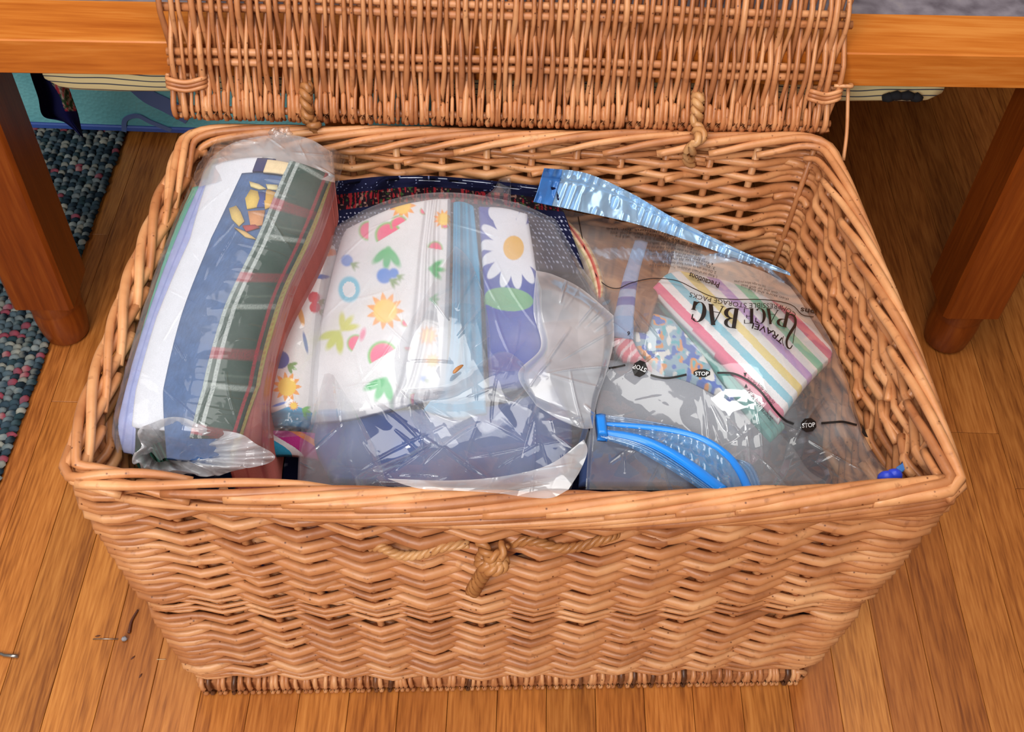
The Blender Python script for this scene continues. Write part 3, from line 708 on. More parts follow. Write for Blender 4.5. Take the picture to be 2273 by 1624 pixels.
def shade(c, PX, amt=0.06, s=9, seed=1):
    """weave unevenness of plain dyed cloth"""
    n = vnoise(PX[..., 0] / s, PX[..., 1] / s, seed) - 0.5
    return np.clip(np.broadcast_to(lin(c), PX.shape[:2] + (3,)) * (1 + amt * 2 * n[..., None]), 0, 1)
def blot(col, mask, c, soft=1.0):
    return col * (1 - mask[..., None] * soft) + lin(c) * mask[..., None] * soft
SOFT = [1.5]
def disc(PX, x, y, rx, ry=None, a=0, s=None):
    s = s or SOFT[0]
    ry = ry or rx; dx, dy = PX[..., 0] - x, PX[..., 1] - y; ca, sa = math.cos(a), math.sin(a)
    p, q = (dx * ca + dy * sa) / rx, (-dx * sa + dy * ca) / ry; r = np.hypot(p, q)
    return np.clip((1 - r) * min(rx, ry) / s + 0.5, 0, 1), np.arctan2(q, p), r
def sun(col, PX, x, y, r):
    m, th, rr = disc(PX, x, y, r); star = np.clip((1.0 + 0.28 * (4 * np.abs((th / (2 * PI) * 11) % 1 - 0.5) - 1) - rr) * r / SOFT[0] + 0.5, 0, 1)
    col = blot(col, star, (246, 160, 60)); return blot(col, np.clip((0.78 - rr) * r / SOFT[0] + .5, 0, 1), (250, 206, 74))
def melon(col, PX, x, y, r, a):
    m, th, rr = disc(PX, x, y, r); half = np.clip((-(PX[..., 0] - x) * math.sin(a) + (PX[..., 1] - y) * math.cos(a)) / 1.5 + 0.5, 0, 1)
    col = blot(col, m * half, (120, 196, 96)); return blot(col, np.clip((0.84 - rr) * r / SOFT[0] + .5, 0, 1) * half, (240, 86, 130))
def leaf(col, PX, x, y, r, a, c=(70, 180, 104)):
    for k in (-0.7, 0, 0.7):
        m, _, _ = disc(PX, x + r * 0.55 * math.cos(a + k), y + r * 0.55 * math.sin(a + k), r * 0.6, r * 0.22, a + k); col = blot(col, m, c)
    return col
def berry(col, PX, x, y, r, c=(66, 104, 206)):
    m, _, _ = disc(PX, x, y, r); col = blot(col, m, c); return leaf(col, PX, x + r * 0.9, y + r * 0.6, r * 0.9, 0.5, (110, 150, 70))
def ringp(col, PX, x, y, r, c=(110, 190, 216)):
    m, _, rr = disc(PX, x, y, r, r * 1.2); return blot(col, m * (rr > 0.6), c)

# navy cloth that fills the bottom of the basket and rises along the back wall
nu, nv = 120, 120
u = np.linspace(0, 1, nu)[None].repeat(nv, 0); v = np.linspace(0, 1, nv)[:, None].repeat(nu, 1)
cB = [wall_pt(np.array([t]), np.array([0.28]), np.array([-0.013]))[0] for t in (0.0, 1.0, 2.0, 3.0)]
def inner(u, v):
    a = cB[0] * (1 - u)[..., None] + cB[1] * u[..., None]; b_ = cB[3] * (1 - u)[..., None] + cB[2] * u[..., None]
    return a * (1 - v)[..., None] + b_ * v[..., None]
P = inner(0.012 + 0.976 * u, 0.015 + 0.97 * v); P[..., 2] = 0.262 + 0.012 * np.sin(P[..., 0] * 17 + 1) * np.sin(P[..., 1] * 21) + 0.006 * crumple(P[..., 0], P[..., 1], 0.12, 4)
dots = ((P[..., 0] * 70 + 0.5 * np.floor(P[..., 1] * 70)) % 1 - 0.5) ** 2 + ((P[..., 1] * 70) % 1 - 0.5) ** 2 < 0.02
col = np.where(dots[..., None], lin((150, 150, 170)), lin((22, 24, 56)))
Q = P.copy(); Q[..., 2] = 0.032; Q[..., :2] = (Q[..., :2] - P[..., :2].mean((0, 1))) * 0.93 + P[..., :2].mean((0, 1))
vv, ff = solid_grid(P, Q)
base = obj_from('navy_fabric', vv, ff, M_CLOTH, col=np.concatenate([col.reshape(-1, 3)] * 2))
tag(base, 'dark navy dotted fabric lying lowest, under all the bags in the hamper', 'fabric')

# navy panel with a white line and a red flowered strip, against the back wall
rows = [[(742, 400), (850, 389), (950, 388), (1060, 396), (1235, 414)], [(735, 415), (950, 402), (1240, 428)], [(730, 440), (950, 420), (1245, 448)], [(722, 490), (950, 470), (1262, 490)], [(715, 570), (950, 570), (1300, 600)]]
nv, nu = 130, 300; PX = coons_rows(rows, nv, nu)
v = np.linspace(0, 1, nv)[:, None].repeat(nu, 1); u = np.linspace(0, 1, nu)[None].repeat(nv, 0)
Zp = 0.424 - 0.030 * v - 0.020 * v ** 2 + 0.004 * np.sin(u * 30 + v * 3)
col = np.broadcast_to(lin((15, 17, 46)), (nv, nu, 3)).copy()
line = np.abs(v - (0.115 + 0.10 * u * (u - 0.33))) < 0.014; col[line & (u > 0.33) & (u < 0.98)] = lin((190, 196, 214))
fl = vnoise(PX[..., 0] / 3.0, PX[..., 1] / 14, 5); fl2 = vnoise(PX[..., 0] / 5, PX[..., 1] / 5, 8)
band = (v > 0.45) & (v < 0.66); c2 = np.where(fl[..., None] > 0.66, lin((128, 26, 34)), np.where(fl2[..., None] > 0.78, lin((120, 88, 78)), np.where(fl2[..., None] < 0.2, lin((42, 62, 30)), lin((24, 9, 18)))))
col = np.where(band[..., None], c2, col)
d = (((PX[..., 0] / 9 + 0.5 * np.floor(PX[..., 1] / 9)) % 1 - 0.5) ** 2 + ((PX[..., 1] / 9) % 1 - 0.5) ** 2) < 0.03
col[d & (v > 0.7)] = lin((170, 172, 196)); col[(vnoise(PX[..., 0] / 4, PX[..., 1] / 4, 9) > 0.93) & (v < 0.4)] = lin((140, 150, 190))
put('navy_fabric', PX, Zp, col, 'navy fabric with a thin white line and red floral strip against the back wall', 'fabric', zb=lambda P: P[..., 2] - 0.004, rim=0.004)

# ---------------- bundle on the left: folded fabrics rolled together in clear wrap
BL = [(226, 1000), (262, 862), (308, 705), (372, 530), (448, 372)]
BR = [(586, 1030), (592, 850), (640, 662), (704, 520), (744, 392)]
def bun(s, t):
    """lateral s 0..1, lengthwise t 0 near .. 1 far -> picture point and height"""
    s = np.asarray(s, float); t = np.asarray(t, float)
    k = np.linspace(0, 1, 60); l = spline(BL, 60); r_ = spline(BR, 60)
    tc = np.clip(t, 0, 1); ex = t - tc
    L = np.stack([np.interp(tc, k, l[:, q]) for q in (0, 1)], -1); Rr = np.stack([np.interp(tc, k, r_[:, q]) for q in (0, 1)], -1)
    dl = (l[-1] - l[-4]) / 3 * 59; dr = (r_[-1] - r_[-4]) / 3 * 59
    L = L + ex[..., None] * dl; Rr = Rr + ex[..., None] * dr
    px = L + (Rr - L) * s[..., None]
    px[..., 1] += 20 * np.sin(PI * np.clip(s, 0, 1)) * (1 - tc) * 0.6 - 34 * np.sin(PI * np.clip(s, 0, 1)) * smoothstep(0.7, 1.0, tc)
    z = 0.405 + 0.035 * tc + 0.050 * np.sqrt(np.maximum(0, 1 - np.clip(np.abs(2 * s - 1), 0, 1) ** 2.0))
    z = z - 0.046 * smoothstep(0.17, -0.05, t) ** 1.5
    return px, z
def strip(name, s0, s1, t0, t1, lift, colf, label, nu=40, nv=120, down=None, thick=0.0022, wav=0.0):
    t = np.linspace(t0, t1, nv)[:, None].repeat(nu, 1); q = np.linspace(0, 1, nu)[None].repeat(nv, 0)
    k = [0, .25, .5, .75, 1]
    a = np.interp(t, k, s0); b_ = np.interp(t, k, s1); s = a + (b_ - a) * q + wav * np.sin(t * 9) * (0.3 + 0.7 * q)
    PX, z = bun(s, t); z = z + lift
    lw = np.linalg.norm(atz(*PX[nv // 2, 0], z[nv // 2, 0]) - atz(*PX[nv // 2, -1], z[nv // 2, -1]))
    x = np.clip(1 - np.minimum(q, 1 - q) * lw / 0.004, 0, 1); z = z - 0.0010 * x ** 2
    x = np.clip(1 - np.minimum(t - t0, t1 - t) / 0.012, 0, 1); z = z - 0.0012 * x ** 2
    col = colf(PX, q, t)
    P = keep_in(atz(PX[..., 0], PX[..., 1], z), 0.0215); Q = P.copy(); Q[..., 2] -= thick
    if down is not None: Q[..., 2] = np.minimum(down, Q[..., 2]); Q = keep_in(Q, 0.0215)
    vv, ff = solid_grid(P, Q)
    return tag(obj_from(name, vv, ff, M_CLOTH, col=np.concatenate([np.broadcast_to(col, (nv, nu, 3)).reshape(-1, 3)] * 2)), label, 'fabric', 'folded fabrics in the rolled bundle')
def c_teal(PX, q, t):
    return shade((96, 172, 150), PX, 0.05) * (1 - 0.25 * (np.abs(np.sin(q * 9)) < 0.25))[..., None]
def c_lav(PX, q, t):
    return blot(shade((160, 168, 214), PX, 0.08), (np.abs(np.sin(q * 7)) < 0.3) * 1.0, (122, 130, 190), 0.6)
def c_white(PX, q, t): return shade((220, 220, 228), PX, 0.02)
def c_denim(PX, q, t):
    n = vnoise(PX[..., 0] * 0.8 + PX[..., 1] * 0.3, PX[..., 1] * 0.15, 4); return np.clip(shade((68, 94, 138), PX, 0.14, 14) * (0.86 + 0.28 * n[..., None]), 0, 1)
def c_plaid(PX, q, t):
    n = vnoise(PX[..., 0], PX[..., 1], 2)
    col = shade((44, 66, 56), PX, 0.10, 3)
    def bandl(x, c, w, soft=0.8): return blot(col, np.clip((w - np.abs(x)) / 0.006, 0, 1) * (0.5 + 0.5 * (n > 0.35)), c, soft)
    tt = (t + 0.03 * q) % 0.245
    col = bandl(tt - 0.12, (140, 50, 56), 0.019, 0.6); col = bandl(tt - 0.02, (170, 178, 172), 0.011, 0.6); col = bandl(tt - 0.055, (96, 112, 100), 0.006, 0.5)
    col = bandl(q - 0.03, (176, 184, 182), 0.05); col = bandl(q - 0.20, (186, 192, 190), 0.045); col = bandl(q - 0.115, (70, 84, 80), 0.03, 0.8)
    col = blot(col, (np.clip((0.02 - np.abs(tt - 0.12)) / 0.006, 0, 1)) * (q < 0.26), (176, 74, 90), 0.6)
    return bandl(q - 0.90, (176, 56, 70), 0.04, 0.75)
def c_yel(PX, q, t): return blot(shade((206, 190, 108), PX, 0.1, 3), ((t * 60 + q) % 1 < 0.3) * 1.0, (196, 120, 90), 0.5)
def c_red(PX, q, t): return blot(shade((196, 108, 98), PX, 0.06), ((q * 2.2 + t * 0.6) % 1 < 0.12) * 1.0, (170, 74, 72), 0.7)
strip('teal_fabric', [0, 0, 0, 0, 0], [.07, .06, .07, .07, .06], 0.0, 0.93, 0.0, c_teal, 'sea-green folded fabric along the outer edge of the rolled bundle', nu=16, down=0.285)
strip('lavender_fabric', [.05, .045, .055, .055, .05], [.20, .14, .14, .17, .12], 0.01, 0.95, 0.0036, c_lav, 'lavender folded fabric between the sea-green and the white in the bundle', nu=20)
strip('white_fabric', [.17, .12, .12, .15, .08], [.40, .34, .33, .34, .46], 0.11, 1.0, 0.0052, c_white, 'white folded fabric beside the denim in the rolled bundle', nu=30)
den = strip('denim_fabric', [.40, .30, .29, .29, .36], [.80, .63, .62, .70, .75], 0.01, 0.945, 0.009, c_denim, 'blue denim piece with a stitched yellow patch in the rolled bundle', nu=40, wav=0.012)
strip('plaid_fabric', [.50, .565, .565, .60, .66], [.78, .925, .925, .93, .97], 0.09, 1.0, 0.0138, c_plaid, 'dark green plaid fabric with white and red lines in the bundle', nu=130, nv=420)
strip('yellow_fabric', [.765, .90, .905, .925, .95], [.80, .955, .965, .965, .985], 0.0, 0.99, 0.006, c_yel, 'thin yellow folded edge of fabric beside the plaid in the bundle', nu=12)
strip('red_fabric', [.78, .92, .93, .945, .96], [1, 1, 1, 1, 1], 0.0, 0.99, 0.0, c_red, 'faded red folded fabric on the inner side of the rolled bundle', nu=24, down=0.285)
strip('navy_swatch', [.42] * 5, [.52, .52, .52, .52, .56], 0.95, 0.995, 0.0095, lambda PX, q, t: shade((44, 44, 92), PX), 'small navy swatch at the far end of the bundle', nu=16, nv=16)
strip('floral_swatch', [.5] * 5, [.7, .7, .7, .7, .69], 0.948, 0.99, 0.0130, lambda PX, q, t: blot(shade((224, 200, 160), PX), disc(PX, 628, 346, 12, 9)[0], (214, 62, 90)), 'small cream swatch with a pink flower at the bundle end', nu=40, nv=40)
# stitched patch on the denim: raised yellow and orange shapes
def bun_z(x, y):
    """height of the bundle's skin at a picture point"""
    g_s, g_t = np.meshgrid(np.linspace(0.2, 0.8, 40), np.linspace(0.5, 1, 60)); PX, z = bun(g_s, g_t)
    d = (PX[..., 0] - x) ** 2 + (PX[..., 1] - y) ** 2; i = np.unravel_index(np.argmin(d), d.shape); return z[i]
def poly_decal(name, pts, zf, c, mat=None, parent=None, th=0.002):
    pts = np.asarray(pts, float); n_ = len(pts); z = np.array([zf(x, y) for x, y in pts]); ctr = pts.mean(0); zc = zf(*ctr)
    A = np.vstack([atz(pts[:, 0], pts[:, 1], z + th), atz(ctr[0], ctr[1], zc + th)[None]]); B = A - (0, 0, th)
    f = [[k, (k + 1) % n_, n_] for k in range(n_)] + [[(k + 1) % n_ + n_ + 1, k + n_ + 1, 2 * n_ + 1] for k in range(n_)] + [[k, k + n_ + 1, (k + 1) % n_ + n_ + 1, (k + 1) % n_] for k in range(n_)]
    f = [q[::-1] for q in f]
    return obj_from(name, np.vstack([A, B]), f, mat or M_CLOTH, parent, col=None if mat else np.broadcast_to(lin(c), (2 * n_ + 2, 3)))
zf = lambda x, y: bun_z(x, y) + 0.0092
for c, pts in (((214, 180, 92), [(556, 420), (572, 424), (576, 440), (570, 458), (548, 462), (544, 440)]), ((206, 158, 70), [(592, 420), (612, 426), (604, 456), (588, 462), (586, 440)]), ((58, 74, 140), [(574, 426), (590, 424), (588, 458), (570, 458)]),
               ((216, 196, 140), [(553, 402), (574, 408), (590, 418), (574, 418), (556, 412)]), ((210, 196, 150), [(590, 408), (616, 410), (616, 420), (594, 418)]), ((204, 140, 90), [(550, 468), (588, 466), (582, 498), (556, 502)]),
               ((208, 176, 100), [(508, 462), (524, 456), (534, 470), (542, 490), (530, 500), (514, 484)]), ((206, 170, 110), [(520, 504), (546, 514), (568, 530), (544, 524)]), ((168, 64, 60), [(538, 500), (566, 498), (576, 504), (546, 512)])):
    poly_decal('stitched_patch', pts, zf, c, parent=den)
# clear wrap
nu, nv = 230, 380
s = np.linspace(-0.035, 1.035, nu)[None].repeat(nv, 0); t = np.linspace(0.015, 1.10, nv)[:, None].repeat(nu, 1)
PX, z = bun(s, t); sc_ = np.clip(s, 0, 1)
z = z + 0.0215 - 0.016 * smoothstep(0.0, -0.035, s) - 0.016 * smoothstep(1.0, 1.035, s)
z = z - 0.018 * smoothstep(1.02, 1.10, t)
cr = crumple(PX[..., 0], PX[..., 1], 46, 3); cr2 = crumple(PX[..., 0], PX[..., 1], 20, 9)
arc = np.maximum(0, np.sin((PX[..., 1] - 0.10 * PX[..., 0] - 60 * (s - 0.5) ** 2 + 14 * np.sin(s * 4 + t * 9)) / 4.6)) ** 6 * smoothstep(0.45, 0.75, vnoise(s * 5, t * 22, 3)) * 1.6
P = atz(PX[..., 0], PX[..., 1], z)
P[..., 2] += 0.0022 * creases(PX[..., 0], PX[..., 1], 3, 30, (230, 330, 640, 1000), (40, 150), 3.0) + 0.0006 * cr * (1 - smoothstep(0.35, 0.6, s) * 0.5) + 0.0009 * arc * smoothstep(0.4, 0.7, s) + (0.0065 * cr2 + 0.004 * cr) * (smoothstep(0.10, 0.02, t)) + 0.003 * cr2 * smoothstep(0.97, 1.08, t)
wrap = sheet('plastic_wrap', P, M_FILM_ROLL, 'clear plastic wrap around the rolled bundle of fabrics at the left', 'bag')
# gathered near end of the wrap around the hollow of the roll, and the twisted tail at the far end
th = np.linspace(0, 2 * PI, 260)[None].repeat(70, 0); rr = np.linspace(0, 1, 70)[:, None].repeat(260, 1)
cxy = (372, 1002); ex = 1 + 0.12 * np.sin(3 * th + 1) + 0.06 * np.sin(7 * th)
X = cxy[0] + np.cos(th) * (40 + rr * (104 + 40 * np.cos(th))) * ex + 26 * rr; Y = cxy[1] + np.sin(th) * (22 + rr * 46) * ex
Zr = 0.461 - 0.034 * (1 - rr) ** 2 + 0.004 * np.sin(th * 13 + rr * 5 + 2 * np.sin(3 * th)) * (0.4 + 0.6 * rr) + 0.005 * crumple(X, Y, 60, 6, 4) + 0.003 * creases(X, Y, 17, 30, (260, 930, 560, 1060), (40, 110), 3.0, [cxy])
Zr = Zr + 0.014 * smoothstep(1000, 930, Y) * rr - 0.0005 * np.maximum(0, Y - 985)
sheet('gathered_end', atz(X, Y, Zr), M_FILM_FLAP, parent=wrap)
tl = atz(np.array([604, 608, 618, 634, 640, 628, 612, 606]), np.array([322, 312, 298, 290, 300, 306, 298, 288]), np.array([.476, .478, .482, .482, .478, .476, .478, .48]))
bt = tube_geo(spline(tl, 40), np.interp(np.linspace(0, 1, 40), [0, .5, 1], [.007, .004, .0055]) * (1 + 0.25 * np.sin(np.arange(40) * 1.9)), 8)
obj_from('twisted_tail', bt[0], bt[1], M_FILM_MOUTH, wrap)

PX = coons_rows([[(466, 350), (520, 316), (600, 300), (680, 306), (738, 338)], [(452, 378), (520, 352), (600, 340), (680, 346), (742, 372)], [(440, 415), (520, 396), (600, 388), (680, 392), (744, 405)]], 60, 140)
u = np.linspace(0, 1, 140)[None].repeat(60, 0); v = np.linspace(0, 1, 60)[:, None].repeat(140, 1)
z = 0.468 + 0.026 * np.sin(PI * u) ** 0.6 - 0.012 * (1 - v) + 0.003 * crumple(PX[..., 0], PX[..., 1], 60, 19, 4) + 0.003 * creases(PX[..., 0], PX[..., 1], 29, 14, (470, 300, 740, 400), (40, 110), 3.0, [(618, 320)])
sheet('folded_end', atz(PX[..., 0], PX[..., 1], z), M_FILM_FLAP, parent=wrap)

# ---------------- sleeve with the sun-printed fabric, between the bundle and the big bag
rows = [[(700, 540), (735, 535), (775, 540)], [(655, 640), (700, 640), (740, 650)], [(610, 760), (660, 760), (715, 760)], [(592, 860), (640, 862), (700, 866)], [(588, 905), (640, 905), (700, 910)], [(592, 935), (640, 935), (700, 940)]]
nv, nu = 210, 80; PX = coons_rows(rows, nv, nu); v = np.linspace(0, 1, nv)[:, None].repeat(nu, 1); u = np.linspace(0, 1, nu)[None].repeat(nv, 0)
Zs = 0.352 + 0.024 * np.sin(u * PI) + 0.020 * np.sin(v * PI * 0.8) - 0.012 * smoothstep(0.8, 1, v)
col = shade((232, 226, 226), PX, 0.02)
col = sun(col, PX, 637, 858, 26); col = berry(col, PX, 622, 798, 20, (50, 74, 168)); col = leaf(col, PX, 606, 748, 24, 0.2, (70, 116, 56)); col = berry(col, PX, 697, 660, 13, (206, 48, 66)); col = berry(col, PX, 699, 682, 12, (206, 48, 66))
col = blot(col, disc(PX, 728, 560, 24, 8)[0], (238, 130, 60)); col = blot(col, disc(PX, 712, 614, 20, 5)[0], (80, 110, 180)); col = blot(col, disc(PX, 668, 700, 6, 24, -0.25)[0], (226, 160, 60)); col = blot(col, disc(PX, 678, 760, 4, 24, -0.2)[0], (110, 130, 180)); col = blot(col, disc(PX, 660, 620, 7, 14)[0], (190, 160, 50))
wave = PX[..., 1] - (908 + 8 * np.sin(PX[..., 0] / 18)); col = blot(col, np.clip(wave / 2, 0, 1), (60, 150, 196)); col = sun(col, PX, 652, 900, 9); col = leaf(col, PX, 672, 908, 16, 0.4, (100, 180, 70)); col = blot(col, disc(PX, 620, 897, 16, 3, -0.3)[0], (90, 130, 220))
put('sun_print_fabric', PX, Zs, col, 'white fabric printed with a sun and blueberries in a clear sleeve', 'fabric', zb=lambda P: P[..., 2] - 0.005)
rows = [[(585, 950), (640, 950), (705, 955)], [(590, 975), (640, 975), (705, 985)], [(596, 1000), (650, 1000), (705, 1010)]]
nv, nu = 60, 110; PX = coons_rows(rows, nv, nu); q = PX[..., 0] * 0.6 - PX[..., 1]
col = shade((30, 34, 70), PX)
for a, b_, c in ((-640, -612, (60, 170, 214)), (-612, -600, (236, 236, 240)), (-600, -570, (190, 60, 140)), (-570, -556, (236, 130, 60)), (-556, -540, (180, 50, 130))): col = blot(col, ((q > a) & (q < b_)) * 1.0, c)
put('bright_print_fabric', PX, np.full((nv, nu), 0.358) - 0.02 * np.linspace(0, 1, nv)[:, None], col, 'bright blue and magenta printed fabric below the sun-printed fabric', 'fabric', zb=lambda P: P[..., 2] - 0.005)
rows = [[(706, 528), (740, 522), (782, 530)], [(650, 640), (700, 630), (748, 650)], [(604, 760), (660, 755), (722, 760)], [(584, 870), (640, 865), (706, 870)], [(580, 930), (640, 930), (706, 935)], [(592, 972), (600, 972), (700, 965)]]
nv, nu = 140, 60; PX = coons_rows(rows, nv, nu); v = np.linspace(0, 1, nv)[:, None].repeat(nu, 1); u = np.linspace(0, 1, nu)[None].repeat(nv, 0)
Zf = 0.360 + 0.026 * np.sin(u * PI) + 0.021 * np.sin(v * PI * 0.8) - 0.008 * smoothstep(0.8, 1, v) + 0.0018 * crumple(PX[..., 0], PX[..., 1], 40, 12) + 0.003 * crumple(PX[..., 0], PX[..., 1], 16, 13) * smoothstep(0.75, 0.9, v)
sheet('clear_sleeve', atz(PX[..., 0], PX[..., 1], Zf), M_FILM_SUN, 'narrow clear plastic sleeve over the sun-printed fabric', 'bag')

# ---------------- the big milky bag in the middle
ZM = TPS([(745, 500, .385), (870, 448, .425), (1000, 432, .438), (1150, 460, .428), (1240, 500, .395), (690, 720, .385), (760, 700, .425), (900, 640, .450), (1000, 620, .448), (1100, 620, .436), (1200, 600, .42), (1270, 640, .40),
          (668, 920, .375), (760, 880, .415), (900, 860, .432), (1000, 850, .430), (1100, 850, .424), (1220, 800, .42), (1330, 760, .405), (668, 1060, .385), (800, 1010, .415), (950, 1000, .420), (1100, 1000, .420), (1240, 980, .422), (1310, 930, .412), (850, 1085, .425), (1050, 1095, .43), (1230, 1095, .43)])
rows = [[(760, 505), (870, 455), (950, 437), (1000, 434)], [(735, 600), (860, 560), (940, 540), (1000, 535)], [(700, 760), (830, 720), (930, 700), (995, 700)], [(688, 870), (800, 860), (900, 830), (990, 830)], [(688, 925), (780, 915), (880, 890), (985, 862)]]
nv, nu = 290, 210; PX = coons_rows(rows, nv, nu); v = np.linspace(0, 1, nv)[:, None].repeat(nu, 1); u = np.linspace(0, 1, nu)[None].repeat(nv, 0)
Zs = ZM(PX[..., 0], PX[..., 1]) - 0.012
for c_, w in ((0.66, 0.028), (0.73, 0.02), (0.82, 0.03)): Zs = Zs - 0.007 * np.exp(-((u - c_ - 0.012 * np.sin(v * 9 + c_ * 20)) / w) ** 2)
Zs = Zs - 0.008 * smoothstep(0.95, 1.0, u)
SOFT[0] = 5.0
col = shade((226, 224, 227), PX, 0.015)
for x, y, r in ((893, 456, 24), (984, 486, 17), (855, 690, 33), (950, 745, 18), (960, 800, 14)): col = sun(col, PX, x, y, r)
for x, y, r, a in ((862, 522, 30, 2.6), (886, 498, 20, 2.6), (966, 552, 17, 3.3), (850, 790, 34, 2.6), (790, 762, 20, 2.0), (905, 770, 8, 0), (818, 512, 22, 1.6), (988, 500, 7, 0), (940, 468, 8, 1), (900, 716, 9, 1), (918, 880, 8, 2)): col = melon(col, PX, x, y, r, a)
for x, y, r, a in ((862, 552, 40, 1.7), (956, 596, 27, 0.1), (855, 842, 44, 2.0), (957, 664, 14, 0), (1000, 870, 10, 1)): col = leaf(col, PX, x, y, r, a)
for x, y, r in ((853, 612, 17), (874, 606, 11), (770, 578, 13), (940, 840, 6)): col = berry(col, PX, x, y, r, (70, 130, 216))
col = ringp(col, PX, 775, 642, 24); col = leaf(col, PX, 752, 738, 40, 2.2, (196, 204, 80)); col = leaf(col, PX, 760, 730, 32, -0.9, (206, 206, 90))
for x, y, r in ((770, 800, 0), (805, 742, 14)): 
    if r: col = blot(col, disc(PX, x, y, 6, r, 0.3)[0], (232, 130, 160))
col = blot(col, disc(PX, 733, 915, 30, 7)[0], (120, 170, 220), .5)
SOFT[0] = 1.5
put('fruit_print_fabric', PX, Zs, col, 'white cotton printed with suns and watermelon slices, pleated beside turquoise cloth', 'fabric', zb=lambda P: P[..., 2] - 0.005, rim=0.008)
rows = [[(1006, 440), (1028, 440), (1052, 450)], [(1004, 600), (1030, 600), (1066, 600)], [(996, 780), (1030, 780), (1072, 780)], [(962, 868), (1010, 880), (1078, 880)], [(940, 900), (1010, 915), (1080, 905)]]
nv, nu = 100, 40; PX = coons_rows(rows, nv, nu); u = np.linspace(0, 1, nu)[None].repeat(nv, 0); v = np.linspace(0, 1, nv)[:, None].repeat(nu, 1)
col = shade((40, 150, 192), PX, 0.06, 8); col = blot(col, (np.abs(u - 0.45) < 0.12) * 1.0 * (v < 0.8), (40, 128, 160), .7)
put('turquoise_fabric', PX, ZM(PX[..., 0], PX[..., 1]) - 0.020 - 0.005 * (np.sin(u * PI * 3) ** 2), col, 'turquoise folded fabric between the fruit print and the daisy print', 'fabric', zb=lambda P: P[..., 2] - 0.005)
rows = [[(1062, 452), (1120, 456), (1172, 470)], [(1072, 600), (1130, 600), (1192, 600)], [(1080, 740), (1140, 740), (1205, 720)], [(1086, 850), (1150, 850), (1215, 830)]]
nv, nu = 220, 90; PX = coons_rows(rows, nv, nu); u = np.linspace(0, 1, nu)[None].repeat(nv, 0); v = np.linspace(0, 1, nv)[:, None].repeat(nu, 1)
col = shade((62, 80, 168), PX, 0.05)
for k in range(14):
    a = 2 * PI * k / 14 + 0.1; col = blot(col, disc(PX, 1140 + 50 * math.cos(a), 550 + 58 * math.sin(a), 34, 12, math.atan2(58 * math.sin(a), 50 * math.cos(a)))[0], (232, 234, 244))
col = blot(col, disc(PX, 1140, 550, 23, 27)[0], (238, 182, 60)); col = blot(col, disc(PX, 1128, 664, 56, 26, 0.1)[0], (120, 176, 130)); col = blot(col, disc(PX, 1118, 470, 34, 26)[0], (230, 232, 242))
put('daisy_print_fabric', PX, ZM(PX[..., 0], PX[..., 1]) - 0.0185, col, 'blue fabric printed with a big white daisy inside the milky bag', 'fabric', zb=lambda P: P[..., 2] - 0.005)
rows = [[(690, 935), (880, 905), (1085, 895), (1240, 850)], [(700, 990), (900, 980), (1100, 975), (1270, 940)], [(720, 1035), (900, 1040), (1100, 1045), (1262, 1020)], [(740, 1062), (900, 1070), (1100, 1075), (1240, 1060)]]
nv, nu = 80, 160; PX = coons_rows(rows, nv, nu); u = np.linspace(0, 1, nu)[None].repeat(nv, 0)
col = shade((52, 82, 148), PX, 0.12, 26); col = blot(col, smoothstep(0.4, 0.8, vnoise(PX[..., 0] / 60, PX[..., 1] / 40, 6)), (40, 62, 122), 0.7)
put('blue_fabric', PX, ZM(PX[..., 0], PX[..., 1]) - 0.034 + 0.003 * crumple(PX[..., 0], PX[..., 1], 120, 8, 4), col, 'slate blue fabric at the front of the milky bag', 'fabric', zb=lambda P: P[..., 2] - 0.005)
# its film
rows = [[(735, 500), (870, 442), (1000, 427), (1140, 448), (1232, 486)], [(720, 580), (860, 540), (1000, 520), (1140, 540), (1290, 590)], [(695, 720), (850, 700), (1000, 690), (1150, 700), (1355, 700)], [(676, 880), (850, 870), (1000, 860), (1150, 860), (1335, 850)],
        [(664, 1000), (850, 1000), (1000, 995), (1150, 990), (1305, 960)], [(660, 1075), (850, 1088), (1000, 1096), (1150, 1098), (1268, 1085)]]
nv, nu = 330, 330; PX = coons_rows(rows, nv, nu); u = np.linspace(0, 1, nu)[None].repeat(nv, 0); v = np.linspace(0, 1, nv)[:, None].repeat(nu, 1)
Zf = ZM(PX[..., 0], PX[..., 1]); fw = smoothstep(820, 930, PX[..., 1])
Zf = Zf + 0.0012 * crumple(PX[..., 0], PX[..., 1], 120, 21, 4) + fw * 0.005 * crumple(PX[..., 0], PX[..., 1], 150, 22, 4)
Zf = Zf + 0.0030 * creases(PX[..., 0], PX[..., 1], 24, 40, (780, 780, 1300, 1090), (60, 200), 3.4, [(1198, 826), (905, 880), (1070, 1055), (870, 1050)]) + 0.0016 * creases(PX[..., 0], PX[..., 1], 25, 22, (720, 460, 1300, 820), (90, 260), 3.0, [(1000, 430)])
ed = np.minimum(np.minimum(u, 1 - u), v) ; Zf = Zf - 0.008 * (1 - smoothstep(0, 0.03, ed))
bag = sheet('milky_bag', atz(PX[..., 0], PX[..., 1], Zf), M_FILM_MID, 'big milky plastic bag with fruit and daisy prints in the middle of the hamper', 'bag')
bag.data.materials.append(M_FILM_MOUTH); fy = PX[:-1, :-1, 1].ravel() + 30 * vnoise(PX[:-1, :-1, 0].ravel() / 60, PX[:-1, :-1, 1].ravel() / 60, 2)
bag.data.polygons.foreach_set('material_index', (fy > 905).astype(np.int32))
